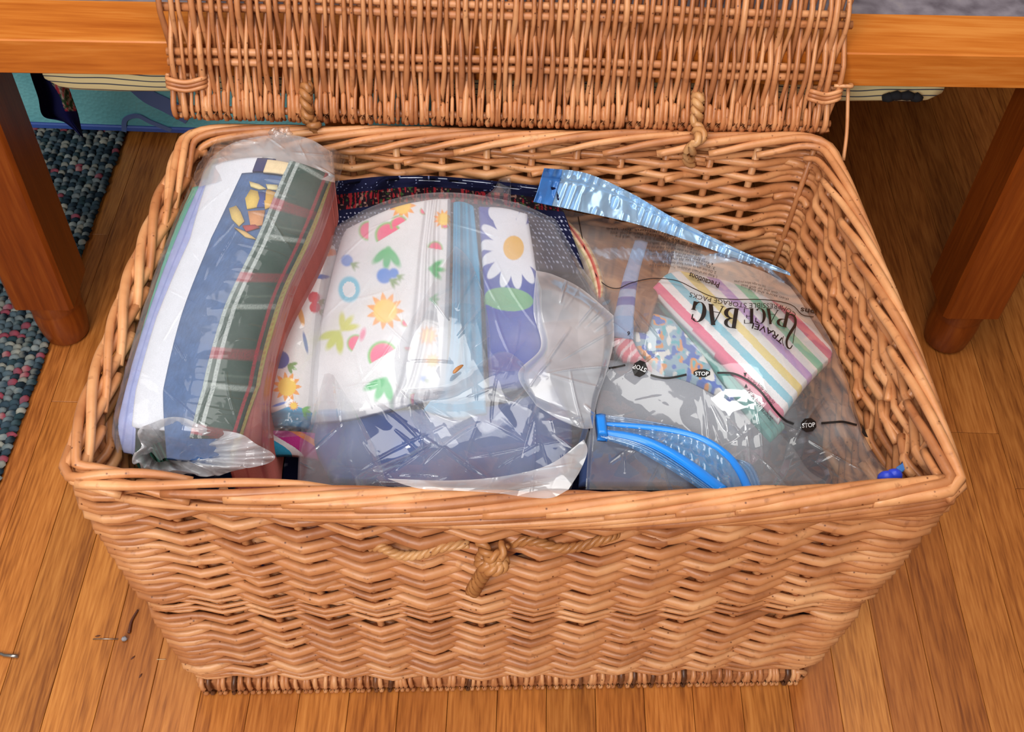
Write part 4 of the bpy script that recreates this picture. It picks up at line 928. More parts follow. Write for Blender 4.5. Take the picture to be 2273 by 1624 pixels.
def ruffle(name, rows, lift, seed, amp=0.009, sc=60, nv=190, nu=190, droop=0.0, mat=None, ncr=16, hub=None):
    PX = coons_rows(rows, nv, nu); u = np.linspace(0, 1, nu)[None].repeat(nv, 0); v = np.linspace(0, 1, nv)[:, None].repeat(nu, 1)
    X, Y = PX[..., 0], PX[..., 1]
    z = ZM(X, Y) + lift + amp * (0.4 + crumple(X, Y, sc * 1.6, seed, 4) * 0.6) + 0.0032 * creases(X, Y, seed + 3, ncr, (X.min(), Y.min(), X.max(), Y.max()), (40, 170), 3.2, hub)
    ed = np.minimum(np.minimum(u, 1 - u), np.minimum(v, 1 - v)); z = z - lift * 0.9 * (1 - smoothstep(0, 0.12, ed)) - droop * smoothstep(0.7, 1, v)
    return sheet(name, atz(X, Y, z), mat or M_FILM_MOUTH, parent=bag)
ruffle('bag_mouth', [[(1010, 545), (1030, 560), (1050, 590), (1070, 640)], [(930, 680), (1000, 680), (1060, 690), (1086, 720)], [(878, 780), (960, 790), (1050, 800), (1100, 850)], [(880, 880), (960, 890), (1080, 890), (1160, 900)]], 0.004, 31, 0.003, 90, ncr=10, hub=[(905, 880)])
ruffle('bag_mouth', [[(1190, 600), (1230, 610), (1290, 640), (1362, 700)], [(1184, 690), (1240, 690), (1300, 720), (1362, 760)], [(1200, 770), (1250, 780), (1310, 800), (1345, 830)], [(1150, 830), (1220, 850), (1290, 870), (1325, 890)], [(1190, 900), (1240, 930), (1290, 950), (1316, 950)]], 0.012, 41, 0.009, 80, ncr=18, hub=[(1198, 826)], mat=M_FILM_FLAP)
ruffle('bag_mouth', [[(900, 862), (1000, 850), (1110, 780), (1180, 820)], [(910, 920), (1010, 920), (1120, 880), (1250, 860)], [(930, 990), (1030, 990), (1150, 980), (1300, 940)], [(800, 1050), (960, 1050), (1150, 1050), (1310, 990)], [(790, 1080), (960, 1086), (1130, 1096), (1262, 1078)]], 0.010, 51, 0.009, 110, ncr=30, hub=[(1198, 826), (1070, 1055), (890, 1055)])
ruffle('bag_mouth', [[(720, 830), (730, 828), (740, 832)], [(690, 930), (745, 900), (800, 930)], [(668, 1000), (745, 980), (840, 1010)], [(664, 1072), (745, 1080), (860, 1086)]], 0.004, 61, 0.005, 100, ncr=8)
ruffle('bag_corner', [[(1108, 398), (1120, 394), (1134, 392)], [(1095, 420), (1115, 416), (1134, 414)], [(1072, 436), (1105, 440), (1134, 448)]], -0.01, 71, 0.004, 40, 40, 40, ncr=3)
# folded hem that hangs over the front border
rows = [[(860, 1062), (1000, 1066), (1120, 1056), (1220, 1030), (1296, 975)], [(900, 1076), (1020, 1078), (1130, 1074), (1226, 1054), (1304, 1000)], [(950, 1086), (1060, 1088), (1150, 1090), (1230, 1080), (1290, 1040)], [(1080, 1090), (1120, 1096), (1180, 1104), (1226, 1104), (1262, 1086)]]
nv, nu = 70, 150; PX = coons_rows(rows, nv, nu); v = np.linspace(0, 1, nv)[:, None].repeat(nu, 1)
Zh = 0.4690 + 0.003 * crumple(PX[..., 0], PX[..., 1], 70, 81, 4) + 0.002 * creases(PX[..., 0], PX[..., 1], 83, 14, (880, 1000, 1300, 1100), (40, 120), 3.0) - 0.005 * smoothstep(0.5, 0.0, v)
sheet('hem', atz(PX[..., 0], PX[..., 1], Zh), M_FILM_FLAP, parent=bag)
pt = atz(np.array([1006, 1016, 1028]), np.array([828, 818, 810]), ZM(np.array([1006, 1016, 1028]), np.array([828, 818, 810])) + 0.012)
tag(obj_from('willow_splinter', *tube_geo(spline(pt, 8), [.0006, .0018, .002, .0022, .002, .0018, .0014, .0006], 6), M_ROPE), 'thin willow splinter lying on the bag over the turquoise fabric', 'splinter')

# ---------------- printed storage bag on the right
ZS = TPS([(1190, 460, .372), (1380, 500, .352), (1560, 545, .330), (1745, 606, .300), (1260, 560, .375), (1400, 600, .385), (1560, 620, .400), (1700, 640, .385), (1840, 740, .350), (1345, 700, .385), (1480, 680, .415), (1620, 740, .428), (1740, 780, .420), (1860, 830, .375),
          (1330, 800, .392), (1450, 800, .402), (1600, 850, .420), (1740, 900, .415), (1895, 930, .366), (1320, 930, .395), (1480, 920, .392), (1620, 960, .392), (1760, 980, .382), (1935, 990, .368), (1310, 1085, .412), (1500, 1085, .412), (1700, 1085, .408), (1850, 1080, .400), (1990, 1062, .392)])
def quad(p00, p10, p11, p01, nv, nu):
    u = np.linspace(0, 1, nu)[None, :, None]; v = np.linspace(0, 1, nv)[:, None, None]; p = [V(q) for q in (p00, p10, p11, p01)]
    return (p[0] * (1 - u) + p[1] * u) * (1 - v) + (p[3] * (1 - u) + p[2] * u) * v, u[..., 0].repeat(nv, 0), v[..., 0].repeat(nu, 1)
# brown wood-grain print at the back, beige cloth beside it
rows = [[(1262, 492), (1340, 500), (1440, 520), (1500, 540)], [(1290, 560), (1360, 560), (1430, 570), (1490, 590)], [(1345, 640), (1380, 640), (1420, 640), (1460, 660)], [(1372, 720), (1390, 720), (1410, 720), (1440, 725)]]
nv, nu = 150, 150; PX = coons_rows(rows, nv, nu); n = vnoise(PX[..., 0] / 8 + 0.02 * PX[..., 1], PX[..., 1] / 40, 3); n2 = vnoise(PX[..., 0] / 40, PX[..., 1] / 30, 4)
col = shade((140, 92, 58), PX, 0.10, 12); col = blot(col, smoothstep(0.55, 0.8, n), (96, 58, 36), .7); col = blot(col, smoothstep(0.5, 0.8, n2), (186, 140, 98), .7)
put('brown_print_fabric', PX, ZS(PX[..., 0], PX[..., 1]) - 0.010, col, 'brown wood-grain printed fabric in the upper corner of the storage bag', 'fabric', zb=lambda P: P[..., 2] - 0.005)
rows = [[(1500, 536), (1600, 566), (1700, 602), (1772, 644)], [(1470, 590), (1590, 610), (1700, 640), (1800, 700)], [(1440, 640), (1580, 650), (1700, 690), (1840, 760)]]
nv, nu = 60, 90; PX = coons_rows(rows, nv, nu); col = shade((240, 224, 212), PX, 0.04, 30)
put('beige_fabric', PX, ZS(PX[..., 0], PX[..., 1]) - 0.0155, col, 'plain beige fabric behind the pastel stripes in the storage bag', 'fabric', zb=lambda P: P[..., 2] - 0.005)
rows = [[(1226, 482), (1245, 480), (1262, 486)], [(1262, 530), (1280, 524), (1300, 524)], [(1296, 586), (1312, 576), (1328, 574)], [(1312, 640), (1328, 630), (1345, 628)], [(1318, 660), (1330, 660), (1342, 655)]]
nv, nu = 110, 40; PX = coons_rows(rows, nv, nu); v = np.linspace(0, 1, nv)[:, None].repeat(nu, 1); u = np.linspace(0, 1, nu)[None].repeat(nv, 0)
col = shade((206, 180, 150), PX, 0.08, 6); col = blot(col, ((v * 9) % 1 < 0.35) * 1.0, (176, 130, 104), .55); col = blot(col, (np.abs(u - .52) < .1) * 1.0, (188, 88, 84), .8); col = blot(col, (np.abs(u - .25) < .05) * 1.0, (150, 150, 110), .6)
put('plaid_roll', PX, ZS(PX[..., 0], PX[..., 1]) - 0.004 + 0.008 * np.sin(u * PI) - 0.004 * (np.abs(np.sin(u * PI * 2)) < 0.3), col, 'cream and red plaid fabric edge at the left of the storage bag', 'fabric', zb=lambda P: P[..., 2] - 0.005)
rows = [[(1408, 528), (1425, 528), (1442, 534)], [(1382, 610), (1402, 610), (1420, 612)], [(1364, 690), (1390, 690), (1410, 690)], [(1360, 735), (1385, 740), (1408, 742)]]
nv, nu = 90, 30; PX = coons_rows(rows, nv, nu); v = np.linspace(0, 1, nv)[:, None].repeat(nu, 1)
col = shade((160, 170, 200), PX, 0.06); col = blot(col, (np.abs(v - .42) < .03) * 1.0, (70, 64, 140), .9); col = blot(col, (np.abs(v - .56) < .04) * 1.0, (74, 66, 150), .9); col = blot(col, (v > .72) * 1.0, (120, 160, 206), .7)
put('lilac_fabric', PX, ZS(PX[..., 0], PX[..., 1]) - 0.007, col, 'pale lilac-blue folded fabric with violet bands in the storage bag', 'fabric', zb=lambda P: P[..., 2] - 0.005)
# teal layers and the pastel striped stack
PX, u, v = quad((1440, 640), (1480, 600), (1745, 940), (1712, 975), 190, 40)
col = shade((86, 170, 160), PX, 0.05); col = blot(col, ((u * 4) % 1 < 0.22) * 1.0, (50, 128, 124), .7)
put('teal_fabric', PX, ZS(PX[..., 0], PX[..., 1]) - 0.023 + 0.002 * u, col, 'teal folded fabric under the edge of the pastel striped fabric', 'fabric', zb=lambda P: P[..., 2] - 0.005)
PX, u, v = quad((1488, 596), (1600, 596), (1846, 762), (1736, 928), 230, 170)
PX = coons_rows([[(1448, 634), (1476, 606), (1500, 598)], [(1500, 690), (1570, 640), (1640, 630)], [(1590, 780), (1680, 710), (1760, 690)], [(1670, 860), (1760, 790), (1842, 762)], [(1732, 928), (1790, 850), (1848, 790)]], 230, 170)
q = (np.linspace(0, 1, 170)[None].repeat(230, 0)); 
ac = ((PX[..., 0] - 1448) * 0.72 - (PX[..., 1] - 634) * 0.70) / 26.0
STR = [(240, 120, 150), (250, 246, 246), (140, 206, 226), (250, 246, 246), (246, 222, 140), (250, 246, 246), (204, 166, 222), (250, 246, 246), (146, 216, 184), (250, 246, 246)]
idx = np.floor(ac * 1.55).astype(int) % 10; col = np.array([lin(c) for c in STR])[idx]
put('striped_fabric', PX, ZS(PX[..., 0], PX[..., 1]) - 0.007, col, 'white folded fabric with pastel rainbow stripes inside the storage bag', 'fabric', zb=lambda P: P[..., 2] - 0.005)
# many-coloured print between, red and white fabric at the left
rows = [[(1405, 690), (1450, 690), (1490, 700)], [(1400, 740), (1470, 750), (1560, 780)], [(1420, 780), (1490, 800), (1600, 840)], [(1470, 820), (1540, 840), (1640, 890)]]
nv, nu = 90, 110; PX = coons_rows(rows, nv, nu); a_, b_ = vnoise(PX[..., 0] / 14, PX[..., 1] / 14, 4), vnoise(PX[..., 0] / 11, PX[..., 1] / 11, 7)
col = shade((150, 180, 196), PX, 0.06); col = blot(col, (a_ > .66) * 1.0, (232, 150, 70)); col = blot(col, (b_ > .70) * 1.0, (70, 104, 190)); col = blot(col, (b_ < .24) * 1.0, (90, 180, 190)); col = blot(col, (a_ < .2) * 1.0, (236, 232, 226))
put('confetti_print_fabric', PX, ZS(PX[..., 0], PX[..., 1]) - 0.022, col, 'pale fabric with small orange and blue print beside the teal layers', 'fabric', zb=lambda P: P[..., 2] - 0.005)
rows = [[(1362, 745), (1385, 745), (1405, 748)], [(1368, 770), (1395, 775), (1425, 785)], [(1385, 790), (1415, 795), (1450, 812)]]
nv, nu = 40, 40; PX = coons_rows(rows, nv, nu); col = blot(shade((214, 96, 108), PX), ((PX[..., 0] + PX[..., 1]) % 26 < 9) * 1.0, (232, 206, 206), .8)
put('red_print_fabric', PX, ZS(PX[..., 0], PX[..., 1]) - 0.012, col, 'red and white fabric end showing at the left of the printed lettering bag', 'fabric', zb=lambda P: P[..., 2] - 0.005)
rows = [[(1350, 790), (1450, 800), (1570, 850), (1690, 920)], [(1312, 940), (1450, 940), (1600, 960), (1760, 985)], [(1290, 1030), (1450, 1035), (1620, 1040), (1800, 1040)], [(1285, 1070), (1450, 1070), (1640, 1070), (1840, 1066)]]
nv, nu = 60, 100; PX = coons_rows(rows, nv, nu); col = shade((150, 152, 160), PX, 0.06, 60); col = blot(col, smoothstep(960, 1020, PX[..., 1]) * smoothstep(1480, 1380, PX[..., 0]), (62, 78, 122)); col = blot(col, smoothstep(1620, 1760, PX[..., 0]), (84, 84, 92))  # light grey imitates the film's haze, painted into the cloth colour
put('grey_fabric', PX, ZS(PX[..., 0], PX[..., 1]) - 0.028, col, 'grey-blue fabric low in the storage bag behind the blue zipper', 'fabric', zb=lambda P: P[..., 2] - 0.005)
# film
rows = [[(1186, 452), (1380, 492), (1560, 534), (1752, 600)], [(1238, 540), (1400, 560), (1580, 590), (1806, 660)], [(1300, 640), (1440, 650), (1620, 680), (1850, 745)], [(1345, 740), (1480, 750), (1680, 780), (1884, 845)], [(1322, 860), (1480, 860), (1700, 890), (1908, 930)], [(1308, 970), (1480, 975), (1720, 990), (1940, 1000)], [(1300, 1086), (1480, 1088), (1740, 1086), (1996, 1064)]]
nv, nu = 360, 360; PX = coons_rows(rows, nv, nu); u = np.linspace(0, 1, nu)[None].repeat(nv, 0); v = np.linspace(0, 1, nv)[:, None].repeat(nu, 1)
def film_z(X, Y):
    w = smoothstep(840, 980, Y) + smoothstep(1500, 1400, X) * smoothstep(640, 700, Y) * smoothstep(900, 800, Y)
    return ZS(X, Y) + 0.0010 * crumple(X, Y, 130, 91, 4) + w * (0.0016 + 0.004 * np.maximum(-0.4, crumple(X, Y, 130, 92, 4)) + 0.0030 * creases(X, Y, 94, 60, (1310, 640, 1960, 1080), (40, 180), 3.0, [(1560, 860), (1700, 1060), (1400, 760)]))
Zf = film_z(PX[..., 0], PX[..., 1]); ed = np.minimum(u, 1 - u); Zf = Zf - 0.005 * (1 - smoothstep(0, 0.02, ed))
sbag = sheet('storage_bag', atz(PX[..., 0], PX[..., 1], Zf), M_FILM_ZIP, 'clear compressible storage bag with black lettering and STOP signs, at the right', 'bag')
# foil-blue seal along the top, its glare put into a paler base colour
m_foil, nt, b = new_mat('blue_foil_glare'); b.inputs['Base Color'].default_value = rgba(160, 192, 222); b.inputs['Metallic'].default_value = 0.5; b.inputs['Roughness'].default_value = 0.3
m_foil2 = plain('blue_seal', (60, 110, 176), 0.25)
rows = [[(1208, 373), (1300, 384), (1400, 428), (1500, 486), (1620, 545), (1752, 604)], [(1202, 392), (1300, 406), (1400, 444), (1500, 496), (1620, 552), (1754, 606)], [(1194, 420), (1290, 434), (1400, 466), (1500, 510), (1620, 560), (1755, 608)], [(1184, 448), (1280, 468), (1400, 494), (1510, 528), (1620, 568), (1756, 612)]]
nv, nu = 40, 240; PX = coons_rows(rows, nv, nu); u = np.linspace(0, 1, nu)[None].repeat(nv, 0); v = np.linspace(0, 1, nv)[:, None].repeat(nu, 1)
Zt = 0.446 - 0.126 * u - (0.044 - 0.040 * u) * v * (1 - 0.25 * v)
cr = crumple(PX[..., 0], PX[..., 1] * 0.6, 26, 95) * 0.0018 + 0.0016 * np.sin(PX[..., 0] / 3.4 + PX[..., 1] / 9) * (vnoise(PX[..., 0] / 22, PX[..., 1] / 40, 5) > 0.45)
P = atz(PX[..., 0], PX[..., 1], Zt + cr * (1 - np.exp(-((v - 0.36) / 0.08) ** 2)) - 0.0015 * np.exp(-((v - 0.36) / 0.04) ** 2))
P = keep_in(P, 0.0205); vv, ff = solid_grid(P, P - (0, -0.0012, 0.0008)); tag(obj_from('top_seal', vv, ff, m_foil, sbag), 'shiny crinkled blue foil seal')
k = 22; vv, ff = solid_grid(P[:, :k] + (0, -0.0012, 0.0010), P[:, :k] - (0, -0.0016, 0.0012)); tag(obj_from('seal_end', vv, ff, m_foil2, sbag), 'smooth blue end of the seal')
# zipper: two blue closing ribs, the clear lips between them, the slider
m_zip = plain('zip_blue', (36, 132, 226), 0.22); m_lip = film_mat('zip_lip', 0.5, (110, 178, 236), rough=0.07, bscale=120, bstr=0.15, gloss=1.5)
def zl(x, y, d): return keep_in(atz(x, y, ZS(np.asarray(x, float), np.asarray(y, float)) + d))
UP = [(1335, 940), (1420, 946), (1500, 956), (1560, 974), (1612, 1008), (1642, 1046), (1662, 1088)]; LO = [(1338, 958), (1420, 974), (1480, 1000), (1530, 1032), (1572, 1064), (1602, 1088)]
for pts, r in ((UP, 0.0038), (LO, 0.0056)):
    p = spline(pts, 60); obj_from('zip_rib', *tube_geo(zl(p[:, 0], p[:, 1], 0.010), r * np.interp(np.linspace(0, 1, 60), [0, .1, .6, 1], [.5, .8, 1, 1.15]), 8, flat=0.6), m_zip, sbag)
a = spline([(x, y - 22 + 6 * k) for k, (x, y) in enumerate(UP[:5])] + [(1668, 1030), (1694, 1086)], 80); b_ = spline(UP, 80); c_ = spline(LO, 80); d_ = spline([(1330, 972), (1400, 994), (1450, 1020), (1500, 1050), (1560, 1090)], 80)
for A_, B_, nm in ((a, b_, 'zip_lip'), (b_, c_, 'zip_lip'), (c_, d_, 'zip_lip')):
    w = np.linspace(0, 1, 16)[:, None, None]; G = A_[None] * (1 - w) + B_[None] * w
    z_ = 0.008 + 0.0022 * np.sin(w[..., 0] * PI * 4) + 0.0022 * np.sin(G[..., 0] / 4.5) * np.sin(w[..., 0] * PI) * (vnoise(G[..., 0] / 40, G[..., 1] / 40, 3) > 0.4)
    sheet(nm, zl(G[..., 0], G[..., 1], z_), m_lip, parent=sbag)
for k in range(5):
    f_ = 0.12 + 0.15 * k; p = c_ * (1 - f_) + d_ * f_; obj_from('zip_ridge', *tube_geo(zl(p[:, 0], p[:, 1], 0.0105), 0.0008, 5), m_zip if k == 1 else m_lip, sbag)
rows = [[(1322, 919), (1334, 917), (1344, 919)], [(1324, 942), (1336, 941), (1347, 943)], [(1327, 965), (1338, 966), (1350, 966)]]
PXs = coons_rows(rows, 14, 12); uu_ = np.linspace(-1, 1, 12)[None].repeat(14, 0); vv_ = np.linspace(-1, 1, 14)[:, None].repeat(12, 1)
zt = ZS(PXs[..., 0], PXs[..., 1]) + 0.018 - 0.006 * np.maximum(np.abs(uu_) ** 6, np.abs(vv_) ** 8)
Pt = atz(PXs[..., 0], PXs[..., 1], zt); Pb = Pt.copy(); Pb[..., 2] -= 0.010; vv, ff = solid_grid(Pt, Pb); tag(obj_from('slider', vv, ff, m_zip, sbag), 'bright blue plastic zip slider')
# blue end clip in the right front corner
m_blue = plain('royal_blue', (44, 70, 206), 0.4)
for x, y, r in ((1968, 1066, 0.008), (1984, 1056, 0.008), (1976, 1076, 0.007)):
    c0 = atz(x, y, 0.412); th = np.linspace(0, 2 * PI, 12, endpoint=False); ph = np.linspace(-PI / 2, PI / 2, 9)
    vs_ = np.array([(r * math.cos(p) * math.cos(t), r * 0.8 * math.cos(p) * math.sin(t), r * math.sin(p)) for p in ph for t in th]) + c0
    obj_from('end_clip', vs_ + (keep_in(c0[None], 0.031)[0] - c0), [[i * 12 + q, i * 12 + (q + 1) % 12, (i + 1) * 12 + (q + 1) % 12, (i + 1) * 12 + q] for i in range(8) for q in range(12)], m_blue, sbag)
PXe = coons_rows([[(1990, 1036), (2006, 1026), (2014, 1022)], [(1994, 1050), (2008, 1042), (2014, 1036)]], 8, 10); Pt = keep_in(atz(PXe[..., 0], PXe[..., 1], 0.415)); vv, ff = solid_grid(Pt, Pt - (0, 0, 0.006)); obj_from('end_clip', vv, ff, m_foil2, sbag)

# ---------------- black printing on the storage bag
def on_film(px, py, d): px = np.asarray(px, float); py = np.asarray(py, float); return keep_in(atz(px, py, film_z(px, py) + d))
def ribbon2(P, w):
    P = np.asarray(P, float); T = np.gradient(P, axis=0); T /= np.linalg.norm(T, axis=1)[:, None] + 1e-9; Nn = np.stack([-T[:, 1], T[:, 0]], 1); w = np.broadcast_to(np.asarray(w, float), (len(P),))[:, None]
    n = len(P); v = np.concatenate([P + Nn * w / 2, P - Nn * w / 2]); return v, [[i, i + 1, n + i + 1, n + i] for i in range(n - 1)]
def ink(name, pieces, mat=M_INK, d=0.0022, label=None, parent=None):
    vs, fs, k = [], [], 0
    for v, f in pieces: vs.append(v); fs += [[i + k for i in q] for q in f]; k += len(v)
    v = np.concatenate(vs); o = obj_from(name, on_film(v[:, 0], v[:, 1], d), fs, mat, parent or sbag, False)
    return tag(o, label) if label else o
def arcp(cx, cy, rx, ry, a0, a1, n=22):
    a = np.radians(np.linspace(a0, a1, n)); return np.stack([cx + rx * np.cos(a), cy + ry * np.sin(a)], 1), a
def bowl(cx, cy, rx, ry, a0, a1, thin, thick, n=26):
    P, a = arcp(cx, cy, rx, ry, a0, a1, n); return ribbon2(P, thin + (thick - thin) * np.abs(np.cos(a)) ** 1.6)
def st(x0, y0, x1, y1, w): return ribbon2(resample([(x0, y0), (x1, y1)], 5), w)
T_, K_ = 0.035, 0.17
GLY = {'P': (0.60, [st(.13, 0, .13, 1, K_), bowl(.20, .74, .30, .245, 90, -90, T_, .16), st(.02, .015, .26, .015, T_), st(.02, .985, .2, .985, T_)]),
       'A': (0.66, [st(.05, 0, .32, 1, T_ * 1.2), st(.31, 1, .56, 0, K_), st(.14, .34, .44, .34, T_), st(0, .015, .14, .015, T_), st(.42, .015, .66, .015, T_)]),
       'C': (0.62, [bowl(.33, .5, .24, .49, 48, 312, T_, .18), st(.53, .62, .53, .92, T_ * 1.6)]),
       'E': (0.56, [st(.13, 0, .13, 1, K_), st(.04, .985, .50, .985, T_), st(.04, .015, .52, .015, T_), st(.2, .52, .40, .52, T_), st(.5, .985, .5, .74, T_ * 1.3), st(.51, .015, .51, .28, T_ * 1.3), st(.39, .42, .39, .63, T_ * 1.2)]),
       'B': (0.64, [st(.13, 0, .13, 1, K_), bowl(.22, .755, .26, .23, 90, -90, T_, .15), bowl(.22, .27, .31, .255, 90, -90, T_, .17), st(.02, .985, .24, .985, T_), st(.02, .015, .24, .015, T_)]),
       'G': (0.68, [bowl(.33, .5, .24, .49, 50, 320, T_, .18), st(.54, .02, .54, .44, .13), st(.42, .44, .64, .44, T_), st(.53, .66, .53, .92, T_ * 1.6)])}
def place(pieces, a0, h, base, flip_up):
    """glyph space -> picture: base is the line the letters stand on, in reading direction; up is to its left or right"""
    B = spline(base, 120); d = np.r_[0, np.cumsum(np.linalg.norm(np.diff(B, axis=0), axis=1))]; T = np.gradient(B, axis=0); T /= np.linalg.norm(T, axis=1)[:, None]
    out = []
    for v, f in pieces:
        v = np.asarray(v, float); a = a0 + v[:, 0] * h; ac = np.clip(a, 0, d[-1])
        p = np.stack([np.interp(ac, d, B[:, k]) for k in (0, 1)], 1); t = np.stack([np.interp(ac, d, T[:, k]) for k in (0, 1)], 1); p = p + t * (a - ac)[:, None]
        n = np.stack([t[:, 1], -t[:, 0]], 1) * (1 if not flip_up else -1)
        out.append((p + n * (v[:, 1] * h)[:, None], f))
    return out, d[-1]
def logo(word, base, h, wide):
    L = place([], 0, 1, base, False)[1]; tot = sum(GLY[c][0] if c != ' ' else 0.35 for c in word); sx = L / (tot * h); x = 0; pcs = []
    for c in word:
        if c == ' ': x += 0.35 * sx; continue
        w, ps = GLY[c]; pcs += [(np.c_[v[:, 0] * sx + x, v[:, 1]], f) for v, f in ps]; x += w * sx
    return place(pcs, 0, h, base, False)[0]
ink('brand_lettering', logo('PACE', [(1754, 694), (1712, 685), (1680, 684), (1650, 684)], 34, 1) + logo('BAG', [(1642, 685), (1590, 677), (1536, 666)], 45, 1), label='upside-down black logo lettering')
sw = spline([(1746, 706), (1750, 699), (1758, 698), (1765, 706), (1765, 720), (1757, 734), (1750, 746), (1746, 758), (1748, 770), (1754, 773), (1759, 766)], 60)
ink('brand_lettering', [ribbon2(sw, 2.2 + 4.2 * np.sin(np.linspace(0, PI, 60)) ** 2), ribbon2(spline([(1768, 716), (1763, 742), (1760, 762)], 20), 1.5), ribbon2(spline([(1739, 746), (1737, 757), (1739, 767)], 10), 1.5)])
def words(text, h, bold=0.0, spacing=1.0):
    cu = bpy.data.curves.new('lettering', 'FONT'); cu.body = text; cu.size = 1.0; cu.offset = bold; cu.space_character = spacing; cu.resolution_u = 3
    o = bpy.data.objects.new('lettering', cu); C.objects.link(o)
    me = bpy.data.meshes.new_from_object(o.evaluated_get(bpy.context.evaluated_depsgraph_get()))
    bpy.data.objects.remove(o); bpy.data.curves.remove(cu)
    v = np.array([tuple(q.co)[:2] for q in me.vertices]); f = [list(p.vertices) for p in me.polygons]; bpy.data.meshes.remove(me)
    v[:, 0] -= v[:, 0].min(); return v / 0.7, f
def line_text(name, text, base, h, bold=0.0, mat=M_INK, fit=True, d=0.0022, parent=None):
    v, f = words(text, h, bold); L = place([], 0, 1, base, False)[1]
    if fit: v[:, 0] *= L / (v[:, 0].max() * h)
    return ink(name, place([(v, f)], 0, h, base, False)[0], mat, d, parent=parent)
line_text('lettering', 'TRAVEL', [(1742, 754), (1730, 744), (1712, 730), (1692, 722), (1664, 714)], 13, 0.012)
line_text('lettering', 'COMPRESSIBLE STORAGE PACKS', [(1768, 696), (1740, 678), (1700, 673), (1650, 672), (1600, 664), (1560, 656), (1532, 648)], 10.5, 0.0)
line_text('lettering', 'Precautions', [(1598, 627), (1570, 619), (1532, 604)], 12, 0.02)
line_text('lettering', 'ions', [(1816, 688), (1800, 686), (1778, 682)], 12, 0.02)
for k, (t, x0, x1) in enumerate((('1. Keep out of reach of children. This bag is not a toy', 1592, 1442), ('2. Do not use to store food items or leather', 1590, 1448), ('3. Do not over fill the bag', 1588, 1470), ('4. Keep away from heat and sharp items', 1584, 1440), ('pull the zip closed and roll up the bag to press out the air', 1566, 1432), ('check that the slider is at the end of the zip', 1560, 1436), ('open the zip to let the air back in', 1556, 1440), ('store flat in a suitcase', 1556, 1450))):
    y0 = 612 - 9.5 * k; line_text('lettering', t, [(x0, y0), ((x0 + x1) / 2, y0 - 20 + k), (x1, y0 - 26 + 1.2 * k)], 5.6, 0.004, M_INK_SOFT)
for k in range(3): line_text('lettering', ('fold the edges before you press', 'out the air and seal', 'then store the bag')[k], [(1700 + 26 * k, 634 + 14 * k), (1668 + 20 * k, 626 + 12 * k), (1630 + 16 * k, 622 + 8 * k)], 5.4, 0.0, M_INK_SOFT)
for k in range(3): line_text('lettering', ('Instructions for use', 'lay the bag flat and fill', 'close the zip')[k], [(1500 + 8 * k, 522 + 9 * k), (1440, 510 + 8 * k), (1346 + 10 * k, 505 + 8 * k)], 5.4, 0.004, M_INK_SOFT)
line_text('lettering', 'DO NOT FILL ABOVE THIS LINE', [(1720, 893), (1704, 872), (1686, 850), (1660, 836)], 8.5, 0.006)
line_text('lettering', 'DO NOT FILL ABOVE THIS LINE', [(1716, 928), (1696, 906), (1680, 884), (1664, 862)], 8.5, 0.006)
for x, y, s in ((1654, 831, 1), (1656, 856, -1)): ink('arrow_mark', [(np.array([(x - 4, y - 4 * s), (x + 4, y - 4 * s), (x, y + 5 * s)]), [[0, 1, 2]])])
for pts, w in ((((1351, 817), (1370, 814), (1388, 810)), 4.5), (((1444, 832), (1462, 837), (1480, 839), (1502, 836), (1524, 831)), 5), (((1592, 827), (1628, 829), (1660, 844), (1688, 868), (1705, 890), (1722, 912), (1742, 932), (1762, 941)), 5), (((1823, 939), (1848, 937), (1872, 936), (1902, 943)), 5),
               (((1283, 480), (1292, 525), (1304, 575), (1326, 614), (1346, 634), (1372, 640), (1400, 628), (1446, 618), (1500, 622), (1540, 640), (1580, 658), (1620, 664), (1700, 665), (1756, 676), (1780, 698), (1806, 703)), 1.9), (((1326, 950), (1322, 900), (1330, 850), (1345, 800), (1352, 770)), 1.6)):
    ink('printed_line', [ribbon2(spline(pts, 60), w)])
def octagon(x, y, r, sx, sy, rot):
    a = np.arange(8) * PI / 4 + PI / 8; p = np.stack([r * np.cos(a), r * np.sin(a)], 1); c, s = math.cos(rot), math.sin(rot); p = np.stack([p[:, 0] * sx, p[:, 1] * sy], 1); p = np.stack([p[:, 0] * c - p[:, 1] * s + x, p[:, 0] * s + p[:, 1] * c + y], 1)
    o = ink('stop_sign', [(np.vstack([p, [(x, y)]]), [[k, (k + 1) % 8, 8] for k in range(8)])], label='black octagon reading STOP')
    return o
for x, y, r, sx, sy, rot, bl in ((1420, 818, 19, .86, 1.02, 0.35, [(1436, 818), (1421, 811), (1405, 809)]), (1558, 828, 20, 1.0, .48, 0.0, [(1543, 833), (1558, 833), (1573, 833)]), (1795, 943, 18, 1.0, .9, -0.1, [(1781, 949), (1795, 948), (1810, 946)]), (1927, 956, 15, 1.0, .95, 0.9, None)):
    o = octagon(x, y, r, sx, sy, rot)
    if bl: line_text('stop_lettering', 'STOP', bl, 9.5 if sy > .6 else 8.5, 0.012, M_INK_WHITE, d=0.0034, parent=o)
line_text('lettering', '6', [(1399, 736), (1393, 735)], 9, 0.02); line_text('lettering', '1', [(1936, 976), (1932, 976)], 8, 0.02)

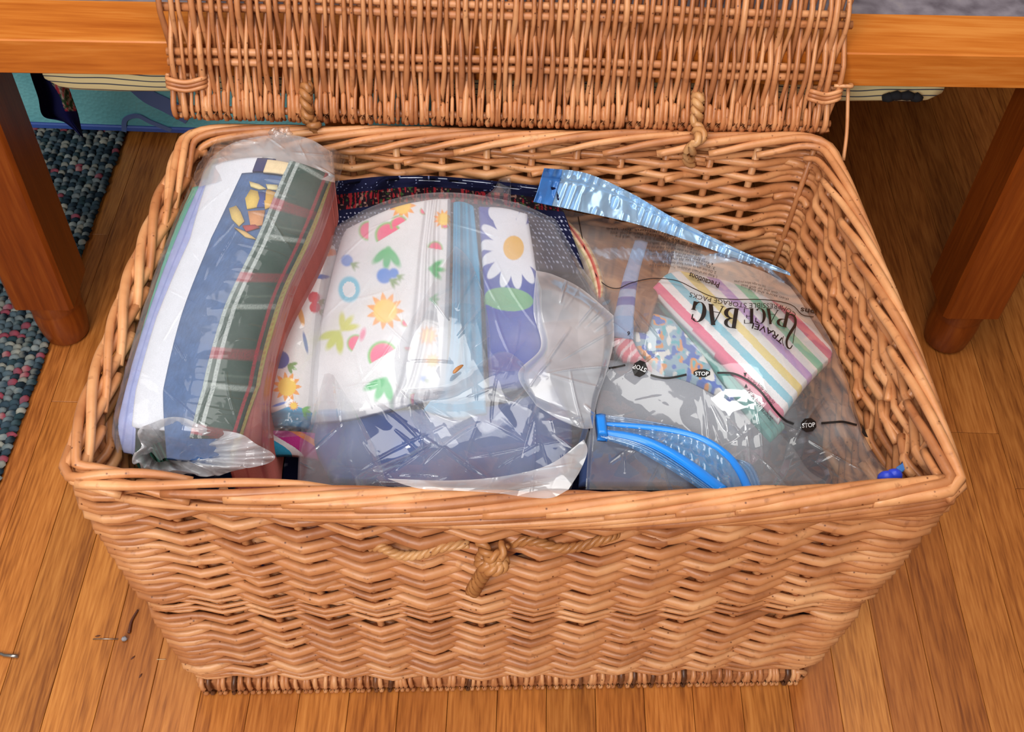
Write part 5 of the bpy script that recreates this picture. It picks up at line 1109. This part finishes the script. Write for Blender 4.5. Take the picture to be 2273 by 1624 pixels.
# ================================================================ little things dropped on the floor
M_STEEL = plain('pin_steel', (176, 170, 164), 0.3, 0.9); M_TWIG = plain('dark_bark', (92, 48, 30), 0.7); M_LINT = plain('grey_lint', (150, 146, 150), 0.8)
p = atz(np.array([206, 232, 262]), np.array([1418, 1417.5, 1418]), 0.0016)
v, f = tube_geo(p, 0.0006, 6); tag(obj_from('sewing_pin', v, f, M_STEEL), 'thin steel sewing pin on the floor left of the basket', 'pin')
c0 = atz(276, 1417, 0.0032); g = np.random.default_rng(3); th = np.linspace(0, 2 * PI, 9, endpoint=False); ph = np.linspace(-PI / 2, PI / 2, 6)
v = np.array([(0.0036 * math.cos(q) * math.cos(t), 0.003 * math.cos(q) * math.sin(t), 0.003 * math.sin(q)) for q in ph for t in th]) * g.uniform(0.8, 1.2, (54, 1)) + c0
tag(obj_from('lint_ball', v, [[i * 9 + q, i * 9 + (q + 1) % 9, (i + 1) * 9 + (q + 1) % 9, (i + 1) * 9 + q] for i in range(5) for q in range(9)], M_LINT), 'small grey lint ball on the floor beside the sewing pin', 'lint')
p = atz(np.array([306, 298, 291, 288, 286]), np.array([1353, 1366, 1380, 1395, 1404]), 0.0024); v, f = tube_geo(spline(p, 16), np.linspace(0.0012, 0.002, 16), 6)
tag(obj_from('bark_twig', v, f, M_TWIG), 'curved dark bark twig on the floor by the basket corner', 'twig')
p = atz(np.array([-30, 4, 10, 26, 40]), np.array([1448, 1451, 1454, 1455, 1456]), 0.0028); v, f = tube_geo(p, [0.0018, 0.0019, 0.002, 0.0024, 0.0024], 8)
tag(obj_from('metal_rod', v, f, M_STEEL), 'short bright metal rod lying on the floor at the frame edge', 'rod')
p = atz(np.array([348, 358, 368]), np.array([1463, 1463, 1463]), 0.001); v, f = tube_geo(p, 0.0005, 5); tag(obj_from('thread_scrap', v, f, plain('thread', (210, 180, 140), 0.8)), 'short pale thread scrap on the floor under the basket corner', 'thread')
for (x, y, a), l in zip(((295, 1459, 0.9), (312, 1499, 1.2), (217, 1411, 0.2)), ('brown bark flake on the floor left of the thread scrap', 'brown bark flake nearest the front on the bare floor', 'brown bark flake touching the sewing pin')):
    c0 = atz(x, y, 0.0006); d = V((math.cos(a), math.sin(a), 0)); v, f = tube_geo([c0 - d * 0.003, c0, c0 + d * 0.003], [0.0004, 0.0012, 0.0004], 6, flat=0.5); tag(obj_from('bark_flake', v, f, M_TWIG), l, 'flake', 'bark flakes on the floor')
